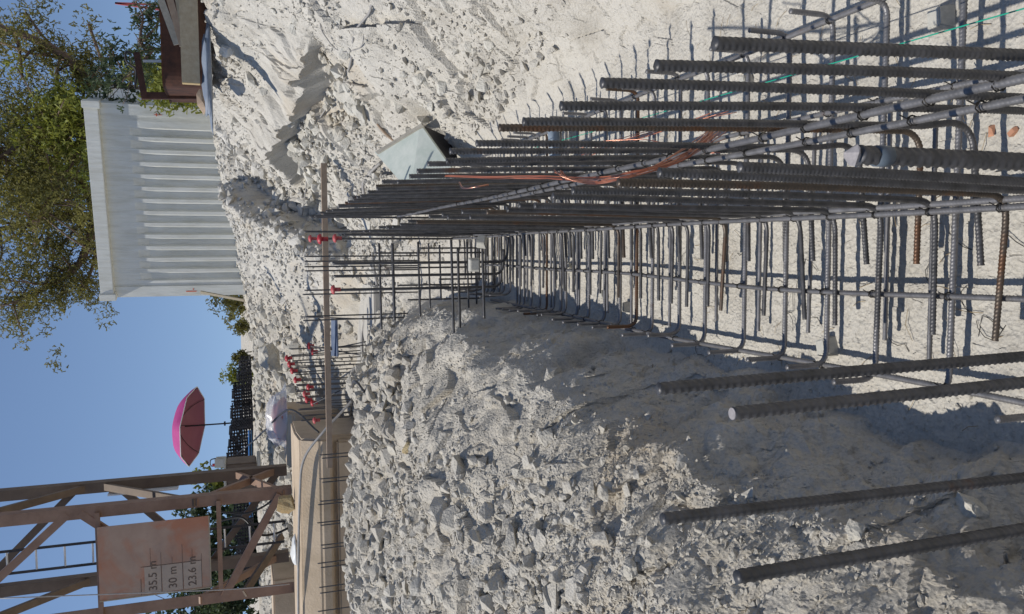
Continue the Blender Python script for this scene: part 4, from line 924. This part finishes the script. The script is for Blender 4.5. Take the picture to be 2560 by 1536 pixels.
for xa, xb_ in ((-.09, .05), (Lc-.05, Lc+.09)): MB().box((xa, -.15, Hc-.28), (xb_, .02, Hc+.025), .01).build('corner_casting', cm_, cabin)
M['mark'] = simple('orange_marker', (.65, .12, .04), (.6, .1, .04), 20, .7)
b = MB(); b.box((Lc-.16, -.024, 1.55), (Lc-.10, -.021, 1.565)); b.box((Lc-.135, -.0245, 1.46), (Lc-.125, -.0215, 1.60)); b.box((.03, -.024, 1.0), (.05, -.021, 1.2)); b.box((.07, -.024, 1.05), (.10, -.021, 1.07)); b.build('paint_mark', M['mark'], cabin)
b = MB(); b.box((.2, -.05, -.06), (1.6, .2, .02)); tag(b.build('sleeper', M['wood']), 'timber sleeper under the left end of the white cabin', 'timber'); bpy.data.objects['sleeper'].location = cabin.location; bpy.data.objects['sleeper'].rotation_euler = cabin.rotation_euler
a = aty(485, 706, 16.5); c = aty(590, 726, 16.2); tag(MB().bar(a, c, .05, .03).build('prop_board', M['woodgrey']), 'thin pale board leaning against the left corner of the cabin', 'timber')
# ------------------------------------------------------------------ rusty tub with timber, frame, tarp at the right skyline
def skip():
    q0 = aty(395, 205, 8.6); q1 = aty(500, 200, 8.6); z1 = q0[2]; z0 = q1[2]-.03; xl = q0[0]
    e = empty('rubble_tub', (xl, 8.6, z0), label='rusty steel tub full of boards at the right edge of the skyline', cat='tub')
    h = z1-z0; Lx = 2.2; D = 1.1; n = 10
    V = []; F = []
    def ring(k, z, ins):
        pts = []
        rad = .13
        for (cx, cy, a0) in ((rad, rad, 180), (Lx-rad, rad, 270), (Lx-rad, D-rad, 0), (rad, D-rad, 90)):
            for j in range(6):
                a = math.radians(a0+j*18); pts.append((cx+(rad-ins)*math.cos(a), cy+(rad-ins)*math.sin(a), z))
        return pts
    R = [ring(0, 0, .05), ring(0, .08, .01), ring(0, h, 0), ring(0, h+.012, -.012), ring(0, h, .02), ring(0, .1, .03)]
    m_ = len(R[0])
    for rg in R: V += rg
    for i in range(len(R)-1):
        for j in range(m_): k = (j+1) % m_; F.append((i*m_+j, i*m_+k, (i+1)*m_+k, (i+1)*m_+j))
    F.append(tuple(range(m_-1, -1, -1))); F.append(tuple(5*m_+j for j in range(m_)))
    mesh_obj('tub_body', V, F, M['rust'], e)
skip()
def board(p, q, wx, wy, label, mat='woodgrey', end=False):
    o = MB().bar(p, q, wx, wy).build('timber_board', M[mat]); tag(o, label, 'timber')
    if end:
        d = nrm(np.array(p)-np.array(q)); MB().bar(np.array(p)+d*.0005, np.array(p)+d*.006, wx*.99, wy*.99).build('sawn_end', M['woodend'], o)
    return o
p = aty(462, 202, 7.9); q = p+np.array([2.4, -.1, .0]); board(p, q, .09, .152, 'thick squared beam lying in front of the rusty tub', 'woodgrey', True)
for (x, y, x2, y2, l, m_) in [(428, 108, 385, -10, 'pale flat board slanting up out of the rusty tub', 'palewood'), (442, 112, 408, -10, 'brown board beside the pale one in the rusty tub', 'wood'), (452, 118, 430, -10, 'grey board next to the thick beam in the rusty tub', 'woodgrey')]:
    p = aty(x, y, 8.15); q = aty(x2, y2, 8.1); q = p+(q-p)*1.8; board(p, q, .04, .06, l, m_)
fr = empty('steel_frame', tuple(aty(480, 235, 9.2)), label='rusty angle-iron frame between the white cabin and the tub', cat='frame')
def rel(x, y, Y): return tuple(aty(x, y, Y)-np.array(fr.location))
MB().bar(rel(345, 232, 9.2), rel(490, 232, 9.2), .07, .05).build('post', M['rust'], fr)
MB().bar(rel(350, 240, 9.2), rel(330, 128, 9.2), .06, .06).build('top_rail', M['rust'], fr)
MB().tube(spline([rel(318, 128, 9.2), rel(304, 128, 9.2), rel(306, 150, 9.2), rel(328, 170, 9.2), rel(326, 215, 9.2)], 5), .012, 6).build('hook_rod', M['dark'], fr)
MB().tube([rel(345, 148, 9.2), rel(390, 148, 9.2)], .014, 6).build('white_pipe', M['whitepaint'], fr)
V, F = blob(.1, .3, .45, 9, .3); o = mesh_obj('blue_sheet', V, F, simple('blue_grey_sheet', (.15, .18, .23), (.22, .26, .32), 6, .6), smooth=True)
q = aty(500, 175, 7.9); V, F = blob(.42, .12, .055, 9, .4); o2 = mesh_obj('blue_sheet', V, F, o.data.materials[0], smooth=True); bpy.data.objects.remove(o); o2.location = (q[0], q[1], q[2]-.02); tag(o2, 'crumpled blue-grey sheet along the lip of the bank under the beam', 'tarp')
V, F = hull(14, (.16, .10, .06), 955, .02); o = mesh_obj('wood_stump', V, F, M['wood']); q = aty(490, 243, 8.6); o.location = tuple(q); tag(o, 'split log at the corner between the cabin and the beam', 'log')
# ------------------------------------------------------------------ umbrella and stacked frames on the skyline
uc = aty(452, 1030, 20.0); Ru = .93
um_ = empty('beach_umbrella', (uc[0], uc[1], 1.5), label='pink and magenta sunshade open above the dark stacked frames', cat='umbrella')
ch = uc[2]-1.5
b = MB(); b.tube([(0, 0, 0), (0, 0, ch+.05)], .018, 8); b.build('pole', M['dark'], um_, True)
b = MB(); b.tube([(-.05, 0, ch*.44), (.05, 0, ch*.44)], .02, 8); b.build('tilt_joint', M['dark'], um_, True)
Rt = Matrix.Rotation(math.radians(-15), 3, 'X') @ Matrix.Rotation(math.radians(4), 3, 'Y')
def canopy(th, mat, name, nn=8, sub=6, rings=7):
    V = []; F = []; N_ = nn*sub
    for i in range(rings+1):
        t = i/rings
        for j in range(N_):
            a = 2*math.pi*(j/N_)+.2; loc = (j % sub)/sub; sag = 1-.075*math.sin(math.pi*loc)*t
            rr_ = Ru*math.sin(t*1.22)/math.sin(1.22)*sag; z = .29*math.cos(t*1.45)-.12*t*t+th
            V.append(tuple(Rt@Vector((rr_*math.cos(a), rr_*math.sin(a), z-.05))+Vector((0, 0, ch))))
    for i in range(rings):
        for j in range(N_): k = (j+1) % N_; F.append((i*N_+j, (i+1)*N_+j, (i+1)*N_+k, i*N_+k))
    return mesh_obj(name, V, F, mat, um_, True)
canopy(.012, M['pinktop'], 'canopy_top'); canopy(0, M['pink'], 'canopy_lining')
b = MB()
for j in range(8):
    a = 2*math.pi*j/8+.2; P = [tuple(Rt@Vector((Ru*.97*math.sin(t*1.22)/math.sin(1.22)*math.cos(a), Ru*.97*math.sin(t*1.22)/math.sin(1.22)*math.sin(a), .29*math.cos(t*1.45)-.12*t*t-.062))+Vector((0, 0, ch))) for t in (0, .2, .4, .6, .8, 1)]
    MB().tube(P, .007, 5).build('rib', M['dark'], um_, True)
P = [tuple(Rt@Vector((Ru*1.0*math.cos(2*math.pi*j/48+.2)*(1-.075*math.sin(math.pi*(j % 6)/6)), Ru*math.sin(2*math.pi*j/48+.2)*(1-.075*math.sin(math.pi*(j % 6)/6)), .29*math.cos(1.45)-.12-.05))+Vector((0, 0, ch))) for j in range(49)]
MB().tube(P, .010, 5).build('hem', M['whitepaint'], um_, True)
# stacks of dark frames
ka = 0
stk = [(872, 898, 578, 600), (898, 935, 572, 602), (935, 985, 560, 603), (985, 1030, 556, 604), (1030, 1062, 553, 604), (1062, 1095, 551, 605), (1095, 1132, 546, 605), (1150, 1215, 575, 606), (1240, 1300, 560, 606), (1320, 1400, 570, 606)]
wds = ['first and lowest', 'second', 'third', 'fourth, flat topped', 'fifth, just under the umbrella', 'sixth', 'seventh, tallest, under the jerrycan', 'eighth, past the mast leg', 'ninth, inside the mast', 'tenth']
for i, (y0, y1, xt, xb) in enumerate(stk):
    Y = 18.5+.15*(i % 3); a = aty(xt, y0, Y); b2 = aty(xb+6, y1, Y); e = empty('frame_stack', (a[0], Y, b2[2]), label=wds[i]+', dark stack of scaffold frames on the skyline, counting left', cat='frame stack', group='dark scaffold frame stacks')
    wd = b2[0]-a[0]; wd = abs(wd); hh = a[2]-b2[2]; nl = max(3, int(hh/.05))
    bb = MB()
    for k in range(nl):
        z = hh*k/nl; dx = random.uniform(-.04, .04)
        for yy in (0, .35, .7): bb.bar((-wd+dx, yy, z), (dx, yy, z+random.uniform(-.02, .03)), .03, .026)
    for z in (0, hh*.5, hh*.95): bb.bar((-wd*.5, -.01, z+.005), (-wd*.5, .71, z+.005), .05, .05)
    for x in np.arange(0, wd, .075):
        for yy in (.0, .7): bb.bar((-x, yy, 0), (-x-.03, yy, hh*random.uniform(.85, 1.05)), .03, .03)
        if x == 0: bb.bar((-.01, -.02, .02), (-.01, .72, .02), .03, .03)
    bb.build('frames', M['dark'], e)
a = aty(601, 1040, 17.9); c = aty(604, 1250, 17.9)
for k, (z, m_, l) in enumerate([(0, (.05, .2, .5), 'blue'), (.05, (.02, .1, .2), 'dark blue')]):
    tag(MB().tube([a+np.array([0, 0, -z]), c+np.array([0, 0, -z])], .014, 6).build('blue_pipe', simple('pipe_'+l.replace(' ', '_'), m_, m_, 5, .4)), l+' pipe lying along the foot of the dark frame stacks', 'pipe')
e = empty('jerrycan', tuple(aty(545, 1118, 18)), label='pale jerrycan with a red cap standing on the seventh dark stack', cat='jerrycan')
b = MB(); b.box((-.11, 0, 0), (.11, .16, .22), .03); b.build('body', M['spacer'], e); b = MB(); b.tube([(-.05, .08, .22), (-.05, .08, .27)], .03, 8); b.build('screw_cap', M['red'], e); MB().tube(spline([(-.08, .08, .2), (-.06, .08, .3), (.06, .08, .3), (.09, .08, .2)], 4), .012, 6).build('handle', M['dark'], e)
e = empty('site_machine', tuple(aty(575, 1150, 13.6)), label='dusty grey generator box leaning behind the right mast leg', cat='generator')
b = MB(); b.box((-.42, 0, -.30), (.20, .5, .18), .02); b.build('housing', M['mastdark'], e); b = MB(); b.box((-.5, -.02, -.36), (.26, .55, -.31), .01); b.build('skid', M['spacer'], e); b = MB(); b.box((-.44, -.01, .18), (.22, .52, .22), .01); b.build('lid', M['spacer'], e)
# ------------------------------------------------------------------ trees
def needles(centers, radii, n_per, size, seed, aspect=.16):
    rr = np.random.default_rng(seed); Vs = []; C_ = []
    for c, R in zip(centers, radii):
        n = max(6, int(n_per*(R**2)))
        d = rr.normal(size=(n, 3)); d /= np.linalg.norm(d, axis=1)[:, None]; rad = R*rr.random(n)**.45
        P = np.array(c)+d*rad[:, None]*np.array([1, 1, .72]); C_.append(P)
    P = np.concatenate(C_); n = len(P)
    # every tuft: 3 crossing blades
    out = []
    for k in range(3):
        d = rr.normal(size=(n, 3)); d[:, 2] += .5; d /= np.linalg.norm(d, axis=1)[:, None]; s = np.cross(d, rr.normal(size=(n, 3))); s /= np.linalg.norm(s, axis=1)[:, None]
        L_ = size*(.6+.8*rr.random(n))[:, None]; q = P-d*L_*.2
        out.append(np.stack([q-s*L_*aspect*.4, q+s*L_*aspect*.4, q+d*L_+s*L_*aspect, q+d*L_-s*L_*aspect], 1))
    V = np.concatenate(out).reshape(-1, 3); F = np.arange(len(V)).reshape(-1, 4); return V, F
def tree(name, base, limbs, label, mat, n_per, size, seed, trunk_r=.15, cat='tree', aspect=.16, dens=1):
    """limbs: list of polylines [(x,y,z)...] with tuft clusters along the outer half"""
    e = empty(name, tuple(base), label=label, cat=cat); B0 = np.array(base); rr = np.random.default_rng(seed)
    cs = []; rs = []; tb = MB(); lb = MB()
    for li, (pts, r0, fol) in enumerate(limbs):
        P = np.array(spline([np.array(p)-B0 for p in pts], 6)); m_ = len(P)
        V, F = sweep(P, lambda S, ph: np.repeat((r0*(1-.8*S/S[-1]))[:, None], len(ph), 1), 7); (tb if li == 0 else lb).add(V, F)
        k0 = int(m_*fol[0])
        for i in range(k0, m_):
            for _ in range(max(2, fol[3]-(seed < 5)) if len(fol) > 3 else 2):
                c = P[i]+rr.normal(size=3)*fol[1]; cs.append(c); rs.append(fol[2]*rr.uniform(.5, 1.2))
                if rr.random() < .5:
                    V, F = sweep([P[i], (P[i]+c)/2+rr.normal(size=3)*.05, c], lambda S, ph: np.full((len(S), len(ph)), r0*.14), 5); lb.add(V, F)
    tb.build('trunk', M['bark'], e, True)
    if lb.v: lb.build('limbs', M['bark'], e, True)
    V, F = needles(cs, rs, n_per, size, seed, aspect); o = fast_mesh('crown', V, F, M[mat]); o.parent = e; return e
Yt = 21.0
def T(x, y, Y=Yt): return aty(x, y, Y)
bt = T(560, 300); bt[2] = 1.7
tree('pine_tree', bt, [([bt, T(330, 225), T(250, 212), T(160, 140), T(80, 95), T(-60, 45)], .24, (.35, .55, .50, 3)),
     ([T(260, 215), T(180, 300), T(90, 330), T(0, 380), T(-60, 420)], .14, (.3, .6, .55, 4)),
     ([T(240, 230, 20.5), T(170, 400, 20.5), T(120, 480, 20.5), T(80, 560, 20.5)], .12, (.3, .6, .55, 4)),
     ([T(170, 150), T(190, 190), T(205, 165)], .05, (.4, .2, .25, 2)), ([T(230, 205), T(225, 180), T(215, 150)], .05, (.5, .15, .2, 2))],
     'large pine with a leaning bare limb above the right half of the cabin', 'pine', 300, .085, 3)
b2_ = T(560, 560, 23); b2_[2] = 1.7
tree('pine_tree', b2_, [([b2_, T(300, 540, 23), T(180, 520, 23), T(80, 540, 23), T(-40, 560, 23)], .22, (.3, .75, .6, 5)),
     ([T(230, 540, 23), T(190, 640, 23), T(120, 690, 23), T(60, 720, 23), T(0, 740, 23)], .12, (.2, .55, .45, 4)),
     ([T(230, 500, 23), T(180, 420, 23), T(110, 400, 23), T(20, 440, 23)], .12, (.2, .6, .55, 4)),
     ([T(240, 600, 23), T(210, 680, 23), T(190, 710, 23)], .07, (.2, .3, .3, 3))],
     'broad dense pine filling the sky above the left half of the cabin', 'pine', 300, .085, 4)
b5 = T(560, 420, 20); b5[2] = 1.8
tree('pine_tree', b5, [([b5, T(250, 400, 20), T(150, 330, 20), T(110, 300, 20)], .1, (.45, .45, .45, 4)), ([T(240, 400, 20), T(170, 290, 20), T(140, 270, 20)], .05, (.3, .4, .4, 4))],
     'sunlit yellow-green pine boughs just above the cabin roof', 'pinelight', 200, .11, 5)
b3 = T(470, 120, 14); b3[2] = 2.0
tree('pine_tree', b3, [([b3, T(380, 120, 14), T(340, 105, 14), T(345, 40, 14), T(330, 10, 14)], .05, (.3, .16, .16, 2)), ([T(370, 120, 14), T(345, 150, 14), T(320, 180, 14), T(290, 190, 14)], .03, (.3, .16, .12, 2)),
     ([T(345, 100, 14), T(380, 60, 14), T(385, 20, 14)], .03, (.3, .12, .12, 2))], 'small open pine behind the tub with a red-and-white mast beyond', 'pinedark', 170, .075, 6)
b4 = T(500, 215, 16); b4[2] = 2.0
tree('pine_shrub', b4, [([b4, T(440, 215, 16), T(400, 205, 16), T(385, 190, 16)], .04, (.1, .18, .22, 4)), ([b4, T(440, 175, 16), T(370, 160, 16)], .03, (.2, .2, .18, 3))], 'bright green young pine between the cabin and the rusty tub', 'pinelight', 240, .11, 7, cat='tree')
b6 = T(420, 215, 17); b6[2] = 2.0
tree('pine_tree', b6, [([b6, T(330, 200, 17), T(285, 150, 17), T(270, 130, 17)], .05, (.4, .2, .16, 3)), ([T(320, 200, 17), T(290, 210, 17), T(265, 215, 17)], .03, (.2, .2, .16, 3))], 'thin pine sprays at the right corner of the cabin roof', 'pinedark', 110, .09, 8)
for i, (x, y, s, Y, l) in enumerate([(545, 728, .40, 24, 'dark bush on the skyline at the left corner of the cabin'), (575, 790, .22, 26, 'small dark bush poking over the far bank'), (563, 905, .28, 24, 'round olive bush above the third frame stack'), (572, 865, .16, 24, 'tiny shrub above the low end of the frame stacks')]):
    q = T(x, y, Y); bb_ = np.array([q[0], q[1], 1.4]); tree('bush', bb_, [([bb_, (bb_+q)/2, q], .03, (.4, s*.5, s*.7, 5))], l, 'pine' if i != 2 else 'pinelight', 300, .10, 20+i, cat='bush')
for i, (y, xt, w_, Y, l) in enumerate([(1165, 470, .5, 27, 'pale loose tree just right of the crane mast'), (1225, 440, .7, 27, 'tree seen between the front mast legs'), (1300, 520, .9, 26, 'low dark tree under the board inside the mast'), (1370, 480, .9, 26, 'tree behind the lower left mast brace'), (1460, 400, 1.1, 27, 'tree at the left edge beyond the outer mast leg'), (1200, 540, .6, 25, 'dark shrub behind the mast foot')]):
    q = T(xt+25, y, Y); bb_ = np.array([q[0], q[1], 1.2])
    tree('broadleaf_tree', bb_, [([bb_, (bb_+q)/2+np.array([.1, 0, 0]), q], .08, (.2, w_*.45, w_*.45, 5))], l, 'pinedark' if i not in (0,) else 'pinelight', 130, .13, 40+i, aspect=.35)
# distant red and white radio mast
rm = empty('radio_mast', tuple(aty(560, 22, 55)), label='distant thin red-and-white lattice mast behind the small pine', cat='mast')
def rr_(x, y): return tuple(aty(x, y, 55)-np.array(rm.location))
M['mastred'] = simple('mast_red', (.42, .07, .07), (.5, .1, .09), 5, .6)
b = MB(); b.bar(rr_(278, 8), rr_(400, 12), .10, .10); b.bar(rr_(278, 8), rr_(400, 26), .10, .10)
for k in range(12): b.bar(rr_(290+k*9, 9+k*.3), rr_(295+k*9, 12+k*1.1), .05, .05)
b.build('lattice', M['mastred'], rm); b = MB(); b.bar(rr_(400, 10), rr_(540, 14), .2, .2); b.bar(rr_(400, 28), rr_(540, 38), .2, .2); b.build('lower_lattice', M['whitepaint'], rm)
print('objects', len(bpy.data.objects))
